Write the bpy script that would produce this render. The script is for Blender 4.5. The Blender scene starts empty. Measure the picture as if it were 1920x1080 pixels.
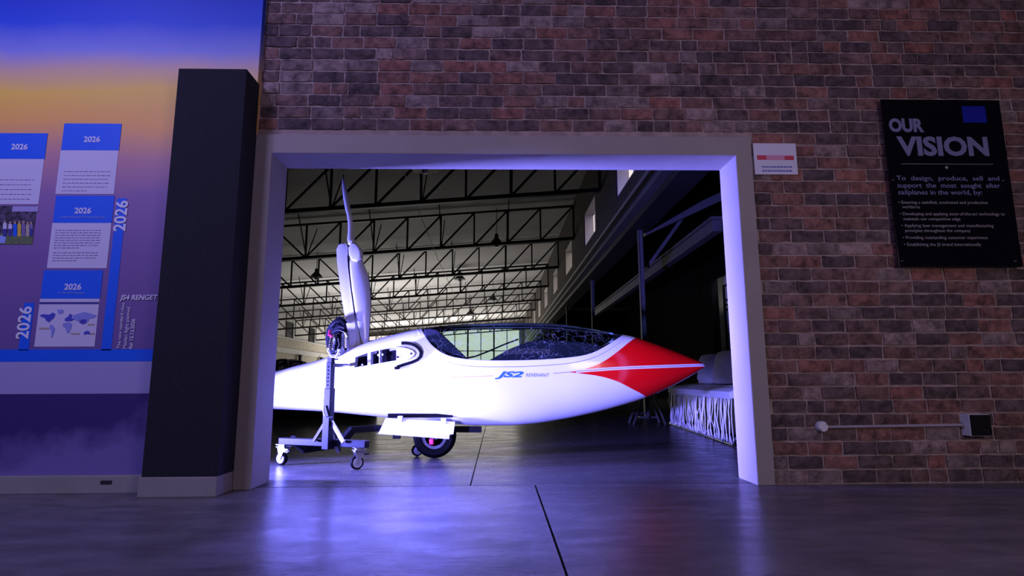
import bpy, bmesh, math, random
import numpy as np
from mathutils import Vector, Matrix, noise
random.seed(7)
SC = bpy.context.scene
COL = SC.collection
PI = math.pi
R = math.radians

# ------------------------------------------------------------------ camera, sky, lamps, exposure
FPX, CAMH, HORIZ, VPX = 1090.0, 0.66, 712.0, 933.0
PITCH = math.atan((HORIZ - 540) / FPX)
YAW = math.atan((960 - VPX) * math.cos(PITCH) / FPX)
ROLL = R(.25)
cd = bpy.data.cameras.new('camera')
cd.sensor_width = 36.0
cd.lens = FPX / 1920 * 36
cd.clip_end = 300
cam = bpy.data.objects.new('camera', cd)
COL.objects.link(cam)
cam.matrix_world = Matrix.Translation((0, 0, CAMH)) @ Matrix.Rotation(-YAW, 4, 'Z') @ Matrix.Rotation(PI / 2 + PITCH, 4, 'X') @ Matrix.Rotation(-ROLL, 4, 'Z')
SC.camera = cam
_M = cam.matrix_world.to_3x3()
EYE = Vector((0, 0, CAMH))

W = bpy.data.worlds.new('daylight')
SC.world = W
W.use_nodes = True
W.node_tree.nodes['Background'].inputs[0].default_value = (1.0, .86, .82, 1)
W.node_tree.nodes['Background'].inputs[1].default_value = 1.3

SC.view_settings.view_transform = 'Standard'
SC.view_settings.look = 'None'
SC.view_settings.exposure = 0.0
SC.view_settings.gamma = 1.0
SC.view_settings.use_curve_mapping = False


def lamp(name, kind, loc, target, power, color, size=.3, size_y=None, spot=None, blend=.4, spread=None):
    l = bpy.data.lights.new(name, kind)
    l.energy = power
    l.color = color
    if kind == 'AREA':
        l.size = size
        if size_y:
            l.shape = 'RECTANGLE'
            l.size_y = size_y
        if spread:
            l.spread = spread
    else:
        l.shadow_soft_size = size
    if kind == 'SPOT':
        l.spot_size = spot
        l.spot_blend = blend
    o = bpy.data.objects.new(name, l)
    COL.objects.link(o)
    o.location = loc
    d = Vector(target) - Vector(loc)
    o.rotation_euler = d.to_track_quat('-Z', 'Y').to_euler()
    return o


# the show light on the glider: a blue-violet stage lamp behind the left door pier and one in the front room
BLUE = (.18, .175, 1.0)
lamp('stage_lamp_hangar', 'AREA', (-3.2, 4.27, .36), (1.5, 4.15, .95), 430, BLUE, .3, spread=R(75))
lamp('pylon_fill', 'SPOT', (-2.45, 4.42, .5), (-1.40, 5.2, 1.62), 620, BLUE, .06, spot=R(38), blend=.5)  # extra spot added only to brighten the pylon
lamp('profile_spot', 'SPOT', (-2.2, .4, .46), (.42, 4.9, 1.0), 4400, BLUE, .08, spot=R(36), blend=.6)
# front room lamps and added fills
lamp('mural_lamp', 'AREA', (-3.4, .4, 3.9), (-3.2, 3.7, 1.7), 112, (.42, .39, 1.0), 1.2)
lamp('violet_fill', 'AREA', (.6, .2, 4.2), (1.0, 3.7, 1.8), 26, (.45, .36, 1.0), 1.4)  # added violet fill that tints the upper brick wall and notice
lamp('front_room_lamp', 'AREA', (2.6, -1.2, 1.7), (2.4, 3.7, .9), 44, (.90, .72, .90), 1.4)
lamp('mid_ceiling_fill', 'AREA', (-6.0, 33.0, .6), (-6.0, 33.0, 6.0), 640, (1.0, .95, .90), 8, 8)  # added fill that lifts the middle of the hangar ceiling
# added fill, standing in for daylight on the far hangar ceiling
lamp('far_ceiling_fill', 'AREA', (-6.0, 50.0, .8), (-6.0, 47.0, 6.0), 2000, (1.0, .95, .88), 15, 9)


def at(px, py, Y):
    """point of the vertical plane at depth Y that the photograph shows at (px, py)"""
    r = _M @ Vector(((px - 960) / FPX, (540 - py) / FPX, -1.0))
    return EYE + r * (Y / r.y)


def floor_at(px, py, z=0.0):
    r = _M @ Vector(((px - 960) / FPX, (540 - py) / FPX, -1.0))
    return EYE + r * ((z - CAMH) / r.z)


# ------------------------------------------------------------------ materials
def mat(name, col, rough=.5, metal=0.0, var=0.0, vscale=6.0, bump=0.0, bscale=40.0, coat=0.0, spec=.5):
    m = bpy.data.materials.new(name)
    m.use_nodes = True
    nt = m.node_tree
    b = nt.nodes['Principled BSDF']
    b.inputs['Base Color'].default_value = (*col, 1)
    b.inputs['Roughness'].default_value = rough
    b.inputs['Metallic'].default_value = metal
    b.inputs['Coat Weight'].default_value = coat
    b.inputs['Specular IOR Level'].default_value = spec
    tc = nt.nodes.new('ShaderNodeTexCoord')
    if var:
        n = nt.nodes.new('ShaderNodeTexNoise')
        n.inputs['Scale'].default_value = vscale
        n.inputs['Detail'].default_value = 6
        nt.links.new(tc.outputs['Object'], n.inputs['Vector'])
        r = nt.nodes.new('ShaderNodeValToRGB')
        r.color_ramp.elements[0].position = .3
        r.color_ramp.elements[1].position = .7
        r.color_ramp.elements[0].color = (*[c * (1 - var) for c in col], 1)
        r.color_ramp.elements[1].color = (*[min(1, c * (1 + var)) for c in col], 1)
        nt.links.new(n.outputs['Fac'], r.inputs[0])
        nt.links.new(r.outputs[0], b.inputs['Base Color'])
    if bump:
        n2 = nt.nodes.new('ShaderNodeTexNoise')
        n2.inputs['Scale'].default_value = bscale
        n2.inputs['Detail'].default_value = 4
        nt.links.new(tc.outputs['Object'], n2.inputs['Vector'])
        bp = nt.nodes.new('ShaderNodeBump')
        bp.inputs['Strength'].default_value = bump
        bp.inputs['Distance'].default_value = .01
        nt.links.new(n2.outputs['Fac'], bp.inputs['Height'])
        nt.links.new(bp.outputs['Normal'], b.inputs['Normal'])
    return m


def nodes(m):
    return m.node_tree, m.node_tree.nodes['Principled BSDF']


M = {}
M['concrete_floor'] = mat('polished_concrete', (.23, .21, .215), .22, var=.0, spec=.10)
nt, b = nodes(M['concrete_floor'])
tc = nt.nodes.new('ShaderNodeTexCoord')
mp = nt.nodes.new('ShaderNodeMapping')
mp.inputs['Scale'].default_value = (1.2, 3.0, 1)
nt.links.new(tc.outputs['Object'], mp.inputs[0])
n1 = nt.nodes.new('ShaderNodeTexNoise')
n1.inputs['Scale'].default_value = 2.2
n1.inputs['Detail'].default_value = 10
n1.inputs['Roughness'].default_value = .68
nt.links.new(mp.outputs[0], n1.inputs['Vector'])
cr = nt.nodes.new('ShaderNodeValToRGB')
cr.color_ramp.elements[0].position = .32
cr.color_ramp.elements[0].color = (.10, .088, .092, 1)
cr.color_ramp.elements[1].position = .72
cr.color_ramp.elements[1].color = (.24, .215, .22, 1)
nt.links.new(n1.outputs['Fac'], cr.inputs[0])
nt.links.new(cr.outputs[0], b.inputs['Base Color'])
mr = nt.nodes.new('ShaderNodeMapRange')
mr.inputs['From Min'].default_value = .3
mr.inputs['From Max'].default_value = .75
mr.inputs['To Min'].default_value = .36
mr.inputs['To Max'].default_value = .20
nt.links.new(n1.outputs['Fac'], mr.inputs[0])
nt.links.new(mr.outputs[0], b.inputs['Roughness'])
n3 = nt.nodes.new('ShaderNodeTexNoise')
n3.inputs['Scale'].default_value = 9
n3.inputs['Detail'].default_value = 6
nt.links.new(mp.outputs[0], n3.inputs['Vector'])
bp = nt.nodes.new('ShaderNodeBump')
bp.inputs['Strength'].default_value = .12
bp.inputs['Distance'].default_value = .01
nt.links.new(n3.outputs['Fac'], bp.inputs['Height'])
nt.links.new(bp.outputs[0], b.inputs['Normal'])

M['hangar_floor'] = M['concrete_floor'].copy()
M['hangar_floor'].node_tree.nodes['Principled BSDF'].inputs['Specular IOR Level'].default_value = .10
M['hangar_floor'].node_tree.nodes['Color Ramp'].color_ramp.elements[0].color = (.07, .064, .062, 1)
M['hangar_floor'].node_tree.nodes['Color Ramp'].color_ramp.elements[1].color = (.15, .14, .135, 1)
M['joint'] = mat('dark_joint', (.02, .02, .022), .8)
M['mortar'] = mat('mortar', (.36, .27, .235), .95, var=.25, vscale=12, bump=.5, bscale=60)
M['plaster'] = mat('painted_plaster', (.34, .30, .265), .75, var=.06, vscale=3, bump=.12, bscale=90)
M['skirting'] = mat('grey_skirting_paint', (.33, .30, .27), .7, var=.08, vscale=5, bump=.1)
M['felt'] = mat('black_felt_covering', (.016, .016, .022), .95, var=.5, vscale=160, bump=.5, bscale=260)
M['black'] = mat('black_paint', (.005, .005, .007), .5, spec=.15)
M['gloss_black'] = mat('black_acrylic', (.005, .005, .008), .12)
M['steel_dark'] = mat('dark_painted_steel', (.022, .020, .019), .55, spec=.2)
M['steel_beam'] = mat('grey_steel_beam', (.09, .085, .08), .6, var=.15)
M['galv'] = mat('zinc_plated_steel', (.55, .57, .62), .32, 1.0, var=.12, vscale=14)
M['blue_steel'] = mat('blue_grey_stand_steel', (.006, .007, .010), .4, .15, var=.12, vscale=9, spec=.14)
M['chrome'] = mat('chrome', (.8, .8, .82), .14, 1.0)
M['rod_steel'] = mat('bright_rod_steel', (.48, .46, .46), .4, .3)
M['rubber'] = mat('black_rubber', (.0028, .0026, .003), .6, spec=.05)
M['white_gel'] = mat('white_gelcoat', (.86, .86, .86), .16, coat=.6)
M['white_flat'] = mat('white_laminate', (.80, .80, .82), .45)
M['carbon'] = mat('dark_carbon_interior', (.010, .010, .018), .6, spec=.15)
M['ceiling_sheet'] = mat('grey_roof_insulation', (.52, .51, .50), .8, var=.05, vscale=1.0)
M['dark_brick_far'] = None
M['fabric'] = mat('pale_upholstery', (.74, .73, .74), .9, var=.06, vscale=20, bump=.3, bscale=200)
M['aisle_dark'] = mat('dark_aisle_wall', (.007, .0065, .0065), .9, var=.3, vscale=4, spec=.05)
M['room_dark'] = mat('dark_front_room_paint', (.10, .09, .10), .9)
M['conduit'] = mat('conduit_paint', (.40, .36, .38), .45, var=.1)
M['pvc_white'] = mat('white_plastic', (.75, .75, .75), .4)
M['socket_black'] = mat('black_plastic', (.008, .008, .008), .35)
M['red_part'] = mat('red_anodised', (.75, .03, .10), .35, .3)
M['crate'] = mat('white_carton', (.75, .74, .70), .8)
M['lit_grey'] = mat('grey_plaster_back_room', (.45, .44, .42), .85)


def brick_mat(name, cols, nscale=14, gain=1.0):
    """brick colour varies brick by brick through the 'rnd' attribute of each brick face"""
    m = mat(name, (.2, .1, .08), .9)
    nt, b = nodes(m)
    at_ = nt.nodes.new('ShaderNodeAttribute')
    at_.attribute_name = 'rnd'
    oi = nt.nodes.new('ShaderNodeObjectInfo')
    ad = nt.nodes.new('ShaderNodeMath')
    ad.operation = 'ADD'
    nt.links.new(at_.outputs['Fac'], ad.inputs[0])
    nt.links.new(oi.outputs['Random'], ad.inputs[1])
    fr = nt.nodes.new('ShaderNodeMath')
    fr.operation = 'FRACT'
    nt.links.new(ad.outputs[0], fr.inputs[0])
    r = nt.nodes.new('ShaderNodeValToRGB')
    e = r.color_ramp.elements
    while len(e) < len(cols):
        e.new(.5)
    for k, (p, c) in enumerate(cols):
        e[k].position = p
        e[k].color = (*[x * gain for x in c], 1)
    nt.links.new(fr.outputs[0], r.inputs[0])
    geo = nt.nodes.new('ShaderNodeNewGeometry')
    n = nt.nodes.new('ShaderNodeTexNoise')
    n.inputs['Scale'].default_value = nscale
    n.inputs['Detail'].default_value = 8
    n.inputs['Roughness'].default_value = .7
    nt.links.new(geo.outputs['Position'], n.inputs['Vector'])
    mx = nt.nodes.new('ShaderNodeMix')
    mx.data_type = 'RGBA'
    mx.blend_type = 'MULTIPLY'
    mx.inputs[0].default_value = 1
    r2 = nt.nodes.new('ShaderNodeValToRGB')
    r2.color_ramp.elements[0].position = .34
    r2.color_ramp.elements[0].color = (.30, .29, .30, 1)
    r2.color_ramp.elements[1].position = .62
    r2.color_ramp.elements[1].color = (1.25, 1.2, 1.2, 1)
    nt.links.new(n.outputs['Fac'], r2.inputs[0])
    nt.links.new(r.outputs[0], mx.inputs[6])
    nt.links.new(r2.outputs[0], mx.inputs[7])
    nt.links.new(mx.outputs[2], b.inputs['Base Color'])
    bp = nt.nodes.new('ShaderNodeBump')
    bp.inputs['Strength'].default_value = .6
    bp.inputs['Distance'].default_value = .012
    n2 = nt.nodes.new('ShaderNodeTexNoise')
    n2.inputs['Scale'].default_value = 55
    n2.inputs['Detail'].default_value = 5
    nt.links.new(geo.outputs['Position'], n2.inputs['Vector'])
    nt.links.new(n2.outputs['Fac'], bp.inputs['Height'])
    nt.links.new(bp.outputs[0], b.inputs['Normal'])
    return m


M['brick'] = brick_mat('clay_brick', [(0, (.10, .072, .072)), (.3, (.15, .10, .092)), (.52, (.21, .115, .092)), (.70, (.30, .13, .095)), (.84, (.20, .15, .135)), (1, (.34, .25, .22))])


def hangar_brick(name, c1, c2, mortar):
    m = mat(name, c1, .95)
    nt, b = nodes(m)
    tc = nt.nodes.new('ShaderNodeTexCoord')
    mp = nt.nodes.new('ShaderNodeMapping')
    mp.inputs['Rotation'].default_value = (R(90), 0, R(90))
    nt.links.new(tc.outputs['Object'], mp.inputs[0])
    sx = nt.nodes.new('ShaderNodeSeparateXYZ')
    nt.links.new(tc.outputs['Object'], sx.inputs[0])
    cx = nt.nodes.new('ShaderNodeCombineXYZ')
    nt.links.new(sx.outputs['Y'], cx.inputs['X'])
    nt.links.new(sx.outputs['Z'], cx.inputs['Y'])
    t = nt.nodes.new('ShaderNodeTexBrick')
    t.inputs['Scale'].default_value = 1
    t.inputs['Brick Width'].default_value = .23
    t.inputs['Row Height'].default_value = .086
    t.inputs['Mortar Size'].default_value = .008
    t.inputs['Color1'].default_value = (*c1, 1)
    t.inputs['Color2'].default_value = (*c2, 1)
    t.inputs['Mortar'].default_value = (*mortar, 1)
    nt.links.new(cx.outputs[0], t.inputs['Vector'])
    nt.links.new(t.outputs['Color'], b.inputs['Base Color'])
    return m


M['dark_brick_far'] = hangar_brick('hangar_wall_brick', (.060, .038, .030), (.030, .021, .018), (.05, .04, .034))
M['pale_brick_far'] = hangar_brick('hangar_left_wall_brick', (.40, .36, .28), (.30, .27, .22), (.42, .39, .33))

# canopy: thin tinted acrylic with fine scratches
mg = bpy.data.materials.new('canopy_acrylic')
mg.use_nodes = True
nt = mg.node_tree
nt.nodes.clear()
out = nt.nodes.new('ShaderNodeOutputMaterial')
tr = nt.nodes.new('ShaderNodeBsdfTransparent')
tr.inputs[0].default_value = (.70, .86, .80, 1)
gl = nt.nodes.new('ShaderNodeBsdfGlossy')
gl.inputs[0].default_value = (.9, .95, 1, 1)
gl.inputs['Roughness'].default_value = .06
fz = nt.nodes.new('ShaderNodeFresnel')
fz.inputs['IOR'].default_value = 1.25
mx1 = nt.nodes.new('ShaderNodeMixShader')
nt.links.new(fz.outputs[0], mx1.inputs[0])
nt.links.new(tr.outputs[0], mx1.inputs[1])
nt.links.new(gl.outputs[0], mx1.inputs[2])
tc = nt.nodes.new('ShaderNodeTexCoord')
vo = nt.nodes.new('ShaderNodeTexVoronoi')
vo.feature = 'DISTANCE_TO_EDGE'
vo.inputs['Scale'].default_value = 13
nz = nt.nodes.new('ShaderNodeTexNoise')
nz.inputs['Scale'].default_value = 5
nz.inputs['Detail'].default_value = 3
va = nt.nodes.new('ShaderNodeVectorMath')
va.operation = 'MULTIPLY_ADD'
va.inputs[1].default_value = (.35, .35, .35)
nt.links.new(nz.outputs['Color'], va.inputs[0])
nt.links.new(tc.outputs['Object'], va.inputs[2])
nt.links.new(tc.outputs['Object'], nz.inputs['Vector'])
nt.links.new(va.outputs[0], vo.inputs['Vector'])
lt = nt.nodes.new('ShaderNodeMath')
lt.operation = 'LESS_THAN'
lt.inputs[1].default_value = .009
nt.links.new(vo.outputs['Distance'], lt.inputs[0])
n4 = nt.nodes.new('ShaderNodeTexNoise')
n4.inputs['Scale'].default_value = 7
n4.inputs['Detail'].default_value = 2
nt.links.new(tc.outputs['Object'], n4.inputs['Vector'])
gt = nt.nodes.new('ShaderNodeMapRange')
gt.inputs['From Min'].default_value = .38
gt.inputs['From Max'].default_value = .62
nt.links.new(n4.outputs['Fac'], gt.inputs[0])
ml = nt.nodes.new('ShaderNodeMath')
ml.operation = 'MULTIPLY'
nt.links.new(lt.outputs[0], ml.inputs[0])
nt.links.new(gt.outputs[0], ml.inputs[1])
ml2 = nt.nodes.new('ShaderNodeMath')
ml2.operation = 'MULTIPLY'
ml2.inputs[1].default_value = .32
nt.links.new(ml.outputs[0], ml2.inputs[0])
df = nt.nodes.new('ShaderNodeBsdfDiffuse')
df.inputs[0].default_value = (.8, .85, .95, 1)
mx2 = nt.nodes.new('ShaderNodeMixShader')
nt.links.new(ml2.outputs[0], mx2.inputs[0])
nt.links.new(mx1.outputs[0], mx2.inputs[1])
nt.links.new(df.outputs[0], mx2.inputs[2])
nt.links.new(mx2.outputs[0], out.inputs[0])
M['canopy'] = mg

mw = bpy.data.materials.new('window_glass')
mw.use_nodes = True
nt = mw.node_tree
nt.nodes.clear()
out = nt.nodes.new('ShaderNodeOutputMaterial')
tr = nt.nodes.new('ShaderNodeBsdfTransparent')
tr.inputs[0].default_value = (.92, .92, .92, 1)
gl = nt.nodes.new('ShaderNodeBsdfGlossy')
gl.inputs['Roughness'].default_value = .03
mx1 = nt.nodes.new('ShaderNodeMixShader')
mx1.inputs[0].default_value = .08
nt.links.new(tr.outputs[0], mx1.inputs[1])
nt.links.new(gl.outputs[0], mx1.inputs[2])
nt.links.new(mx1.outputs[0], out.inputs[0])
M['glass'] = mw


# ------------------------------------------------------------------ mesh helpers
def link(name, me, m=None, parent=None, smooth=False):
    o = bpy.data.objects.new(name, me)
    COL.objects.link(o)
    if m is not None and not me.materials:
        for x in (m if isinstance(m, (list, tuple)) else [m]):
            me.materials.append(x)
    if smooth:
        for p in me.polygons:
            p.use_smooth = True
    if parent is not None:
        o.parent = parent
        if parent.type == 'EMPTY':
            o.matrix_parent_inverse = Matrix.Translation(parent.location).inverted()
    return o


def empty(name, loc, label, cat, group=None):
    o = bpy.data.objects.new(name, None)
    o.empty_display_size = .1
    COL.objects.link(o)
    o.location = loc
    tag(o, label, cat, group)
    return o


def tag(o, label, cat, group=None):
    o['label'] = label
    o['category'] = cat
    if group:
        o['group'] = group
    return o


def struct(o):
    o['kind'] = 'structure'
    return o


class MB:
    """collects simple solids into one mesh"""

    def __init__(s):
        s.bm = bmesh.new()

    def box(s, lo, hi, mtx=None, bevel=0.0, seg=2):
        lo, hi = Vector(lo), Vector(hi)
        r = bmesh.ops.create_cube(s.bm, size=1)
        vs = r['verts']
        c, d = (lo + hi) / 2, hi - lo
        for v in vs:
            v.co = Vector((v.co.x * d.x, v.co.y * d.y, v.co.z * d.z)) + c
        if bevel:
            es = list({e for v in vs for e in v.link_edges})
            rr = bmesh.ops.bevel(s.bm, geom=es, offset=bevel, segments=seg, affect='EDGES', profile=.5)
            vs = list({v for f in rr['faces'] for v in f.verts} | {v for v in vs if v.is_valid})
        if mtx is not None:
            for v in vs:
                v.co = mtx @ v.co
        return s

    def bar(s, p0, p1, w, h=None, up=(0, 0, 1), bevel=0.0):
        """rectangular bar from p0 to p1"""
        h = h or w
        p0, p1 = Vector(p0), Vector(p1)
        d = p1 - p0
        L = d.length
        z = d.normalized()
        u = Vector(up)
        if abs(z.dot(u)) > .98:
            u = Vector((0, 1, 0))
        x = u.cross(z).normalized()
        y = z.cross(x)
        m = Matrix(((x.x, y.x, z.x, p0.x), (x.y, y.y, z.y, p0.y), (x.z, y.z, z.z, p0.z), (0, 0, 0, 1)))
        return s.box((-w / 2, -h / 2, 0), (w / 2, h / 2, L), m, bevel)

    def tube(s, pts, r, n=10, caps=True):
        pts = [Vector(p) for p in pts]
        rs = r if isinstance(r, (list, tuple)) else [r] * len(pts)
        rings = []
        prev = None
        for i, p in enumerate(pts):
            a = pts[max(0, i - 1)]
            c = pts[min(len(pts) - 1, i + 1)]
            t = (c - a).normalized()
            if prev is None:
                u = Vector((0, 0, 1)) if abs(t.z) < .9 else Vector((1, 0, 0))
                x = t.cross(u).normalized()
            else:
                x = (prev - t * prev.dot(t)).normalized()
            prev = x
            y = t.cross(x)
            rings.append([s.bm.verts.new(p + (x * math.cos(2 * PI * k / n) + y * math.sin(2 * PI * k / n)) * rs[i]) for k in range(n)])
        for a, c in zip(rings, rings[1:]):
            for k in range(n):
                s.bm.faces.new((a[k], a[(k + 1) % n], c[(k + 1) % n], c[k]))
        if caps:
            s.bm.faces.new(list(reversed(rings[0])))
            s.bm.faces.new(rings[-1])
        return s

    def lathe(s, prof, n=24, mtx=None):
        """profile (r, z) turned about z"""
        rings = []
        for r_, z_ in prof:
            ring = []
            for k in range(n):
                a = 2 * PI * k / n
                v = Vector((r_ * math.cos(a), r_ * math.sin(a), z_))
                ring.append(s.bm.verts.new(mtx @ v if mtx is not None else v))
            rings.append(ring)
        for a, c in zip(rings, rings[1:]):
            for k in range(n):
                s.bm.faces.new((a[k], a[(k + 1) % n], c[(k + 1) % n], c[k]))
        s.bm.faces.new(list(reversed(rings[0])))
        s.bm.faces.new(rings[-1])
        return s

    def prism(s, front, back, bevel=0.0):
        """two outlines of equal length joined"""
        a = [s.bm.verts.new(p) for p in front]
        c = [s.bm.verts.new(p) for p in back]
        n = len(a)
        fs = [s.bm.faces.new(a), s.bm.faces.new(list(reversed(c)))]
        for k in range(n):
            fs.append(s.bm.faces.new((a[(k + 1) % n], a[k], c[k], c[(k + 1) % n])))
        if bevel:
            es = list({e for f in fs[:2] for e in f.edges})
            bmesh.ops.bevel(s.bm, geom=es, offset=bevel, segments=3, affect='EDGES', profile=.5)
        return s

    def build(s, name, m=None, parent=None, smooth=False):
        bmesh.ops.recalc_face_normals(s.bm, faces=s.bm.faces[:])
        me = bpy.data.meshes.new(name)
        s.bm.to_mesh(me)
        s.bm.free()
        o = link(name, me, m, parent)
        if smooth:
            for p in me.polygons:
                p.use_smooth = True
            try:
                me.set_sharp_from_angle(angle=R(38))
            except Exception:
                pass
        return o


def text_mesh(name, body, size, loc, m, parent, rot=0.0, align='LEFT', bold=0.0, shear=0.0, sx=1.0, depth=.0008, space=1.0):
    """flat lettering that stands in the XZ plane and faces -Y; rot turns it about Y"""
    cu = bpy.data.curves.new(name, 'FONT')
    cu.body = body
    cu.size = size
    cu.align_x = align
    cu.offset = bold
    cu.shear = shear
    cu.extrude = depth
    cu.space_line = space
    cu.resolution_u = 3
    t = bpy.data.objects.new(name, cu)
    COL.objects.link(t)
    dg = bpy.context.evaluated_depsgraph_get()
    me = bpy.data.meshes.new_from_object(t.evaluated_get(dg))
    bpy.data.objects.remove(t)
    bpy.data.curves.remove(cu)
    mt = Matrix.Translation(loc) @ Matrix.Rotation(-rot, 4, 'Y') @ Matrix.Rotation(PI / 2, 4, 'X') @ Matrix.Diagonal((sx, 1, 1, 1))
    me.transform(mt)
    me.name = name
    me.materials.clear()
    return link(name, me, m, parent)


# ------------------------------------------------------------------ the setting
D0, D1 = 3.76, 4.02            # the brick wall's front and back
XL, XR, ZT = -1.512, 1.62, 2.165   # doorway
TL, TR, TT = -1.625, 1.735, 2.30   # outer edge of the plaster surround

fl = MB()
fl.box((-16, -7, -.30), (9, 60, -.06))
floor = struct(fl.build('floor', M['joint']))


def slab(x0, x1, y0, y1, m='concrete_floor'):
    MB().box((x0, y0, -.07), (x1, y1, 0)).build('floor_slab', M[m], floor)


g = .004
JX = .235
slab(-7.5, JX - .005, -6, 3.824)
slab(JX + .005, 7.5, -6, 3.824)
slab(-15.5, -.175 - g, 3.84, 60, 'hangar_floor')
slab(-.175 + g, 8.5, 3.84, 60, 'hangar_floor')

# ---- mural wall on the left
YM = 3.72


def mural_mat():
    m = mat('mural_print', (.2, .1, .3), .55)
    nt, b = nodes(m)
    tc = nt.nodes.new('ShaderNodeTexCoord')
    sx = nt.nodes.new('ShaderNodeSeparateXYZ')
    nt.links.new(tc.outputs['Object'], sx.inputs[0])
    n = nt.nodes.new('ShaderNodeTexNoise')
    n.inputs['Scale'].default_value = 1.3
    n.inputs['Detail'].default_value = 7
    nt.links.new(tc.outputs['Object'], n.inputs['Vector'])
    ma = nt.nodes.new('ShaderNodeMath')
    ma.operation = 'MULTIPLY_ADD'
    ma.inputs[1].default_value = .22
    nt.links.new(n.outputs['Fac'], ma.inputs[0])
    nt.links.new(sx.outputs['Z'], ma.inputs[2])
    mr = nt.nodes.new('ShaderNodeMapRange')
    mr.inputs['From Min'].default_value = .11
    mr.inputs['From Max'].default_value = 3.71
    nt.links.new(ma.outputs[0], mr.inputs[0])
    r = nt.nodes.new('ShaderNodeValToRGB')
    e = r.color_ramp.elements

    def zz(v):
        return v / 3.6
    cols = [(0.0, (.17, .10, .34)), (zz(.85), (.17, .10, .30)), (zz(1.45), (.22, .12, .33)), (zz(1.85), (.30, .16, .36)),
            (zz(2.12), (.58, .27, .28)), (zz(2.35), (1.0, .48, .10)), (zz(2.58), (1.0, .62, .08)), (zz(2.74), (.72, .46, .30)),
            (zz(2.88), (.26, .28, .66)), (zz(3.10), (.02, .08, .62)), (1.0, (.004, .008, .36))]
    while len(e) < len(cols):
        e.new(.5)
    for k, (p, c) in enumerate(cols):
        e[k].position = p
        e[k].color = (*c, 1)
    nt.links.new(mr.outputs[0], r.inputs[0])
    # cloud bank in the lower strip
    n2 = nt.nodes.new('ShaderNodeTexNoise')
    n2.inputs['Scale'].default_value = 2.0
    n2.inputs['Detail'].default_value = 8
    n2.inputs['Roughness'].default_value = .6
    nt.links.new(tc.outputs['Object'], n2.inputs['Vector'])
    a2 = nt.nodes.new('ShaderNodeMath')
    a2.operation = 'MULTIPLY_ADD'
    a2.inputs[1].default_value = 1.1
    sub = nt.nodes.new('ShaderNodeMath')
    sub.operation = 'MULTIPLY'
    sub.inputs[1].default_value = -1.5
    nt.links.new(sx.outputs['Z'], sub.inputs[0])
    nt.links.new(n2.outputs['Fac'], a2.inputs[0])
    nt.links.new(sub.outputs[0], a2.inputs[2])
    xr = nt.nodes.new('ShaderNodeMath')
    xr.operation = 'MULTIPLY_ADD'
    xr.inputs[1].default_value = .38
    nt.links.new(sx.outputs['X'], xr.inputs[0])
    nt.links.new(a2.outputs[0], xr.inputs[2])
    r2 = nt.nodes.new('ShaderNodeMapRange')
    r2.inputs['From Min'].default_value = -.98
    r2.inputs['From Max'].default_value = -.72
    nt.links.new(xr.outputs[0], r2.inputs[0])
    lo = nt.nodes.new('ShaderNodeMath')
    lo.operation = 'LESS_THAN'
    lo.inputs[1].default_value = .62
    nt.links.new(sx.outputs['Z'], lo.inputs[0])
    mm = nt.nodes.new('ShaderNodeMix')
    mm.data_type = 'RGBA'
    mm.inputs[6].default_value = (.05, .025, .16, 1)
    mm.inputs[7].default_value = (.20, .15, .40, 1)
    nt.links.new(r2.outputs[0], mm.inputs[0])
    m3 = nt.nodes.new('ShaderNodeMix')
    m3.data_type = 'RGBA'
    nt.links.new(lo.outputs[0], m3.inputs[0])
    nt.links.new(r.outputs[0], m3.inputs[6])
    nt.links.new(mm.outputs[2], m3.inputs[7])
    nt.links.new(m3.outputs[2], b.inputs['Base Color'])
    return m


wl = struct(MB().box((-7.5, YM, 0), (-1.63, YM + .3, 4.5)).build('wall_left', mural_mat()))
M['p_blue'] = mat('printed_blue', (.005, .12, .78), .55)
M['p_white'] = mat('printed_white', (.66, .62, .74), .6)
M['p_grey'] = mat('printed_lavender_grey', (.40, .36, .60), .6)
M['p_ink'] = mat('printed_ink', (.20, .15, .34), .6)
M['p_letter'] = mat('printed_lettering_white', (.80, .78, .85), .6)
M['p_pale_blue'] = mat('printed_pale_blue', (.30, .38, .80), .6)
M['p_navy'] = mat('printed_navy', (.05, .04, .25), .6)
M['p_green'] = mat('printed_grass', (.13, .17, .07), .6, var=.3, vscale=60)
M['p_tree'] = mat('printed_trees', (.07, .05, .09), .6, var=.9, vscale=38)
M['p_yellow'] = mat('printed_yellow', (.72, .50, .06), .6)
M['p_tan'] = mat('printed_tan', (.50, .40, .30), .6)
M['p_skin'] = mat('printed_skin', (.5, .32, .25), .6)


def print_quad(name, px, m, k=0, parent=None, thick=.0012):
    """flat printed area on the mural: k stacks layers of print a hair apart"""
    y = YM - .0012 - .0012 * k
    f = [at(x, yy, y) for x, yy in px]
    return MB().prism(f, [p + Vector((0, thick, 0)) for p in f]).build(name, m, parent or wl)


def zrow(py, px=150):
    return at(px, py, YM).z


def lead(xb, yb, y):
    """the pixel column of a plumb line through (xb, yb) at height y"""
    p = at(xb, yb, YM)
    lo, hi = -1000, 2000
    for _ in range(40):
        mid = (lo + hi) / 2
        if at(mid, y, YM).x < p.x:
            lo = mid
        else:
            hi = mid
    return lo


def vrect(name, x0, x1, y0, y1, m, k=0, yref=500, parent=None):
    """upright rectangle; x0, x1 as seen at height yref"""
    a, b_ = at(x0, yref, YM).x, at(x1, yref, YM).x
    xm = (x0 + x1) / 2
    zt, zb = zrow(y0, xm), zrow(y1, xm)
    y = YM - .0012 - .0012 * k
    return MB().box((a, y, zb), (b_, y + .0012, zt)).build(name, m, parent or wl)


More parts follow.
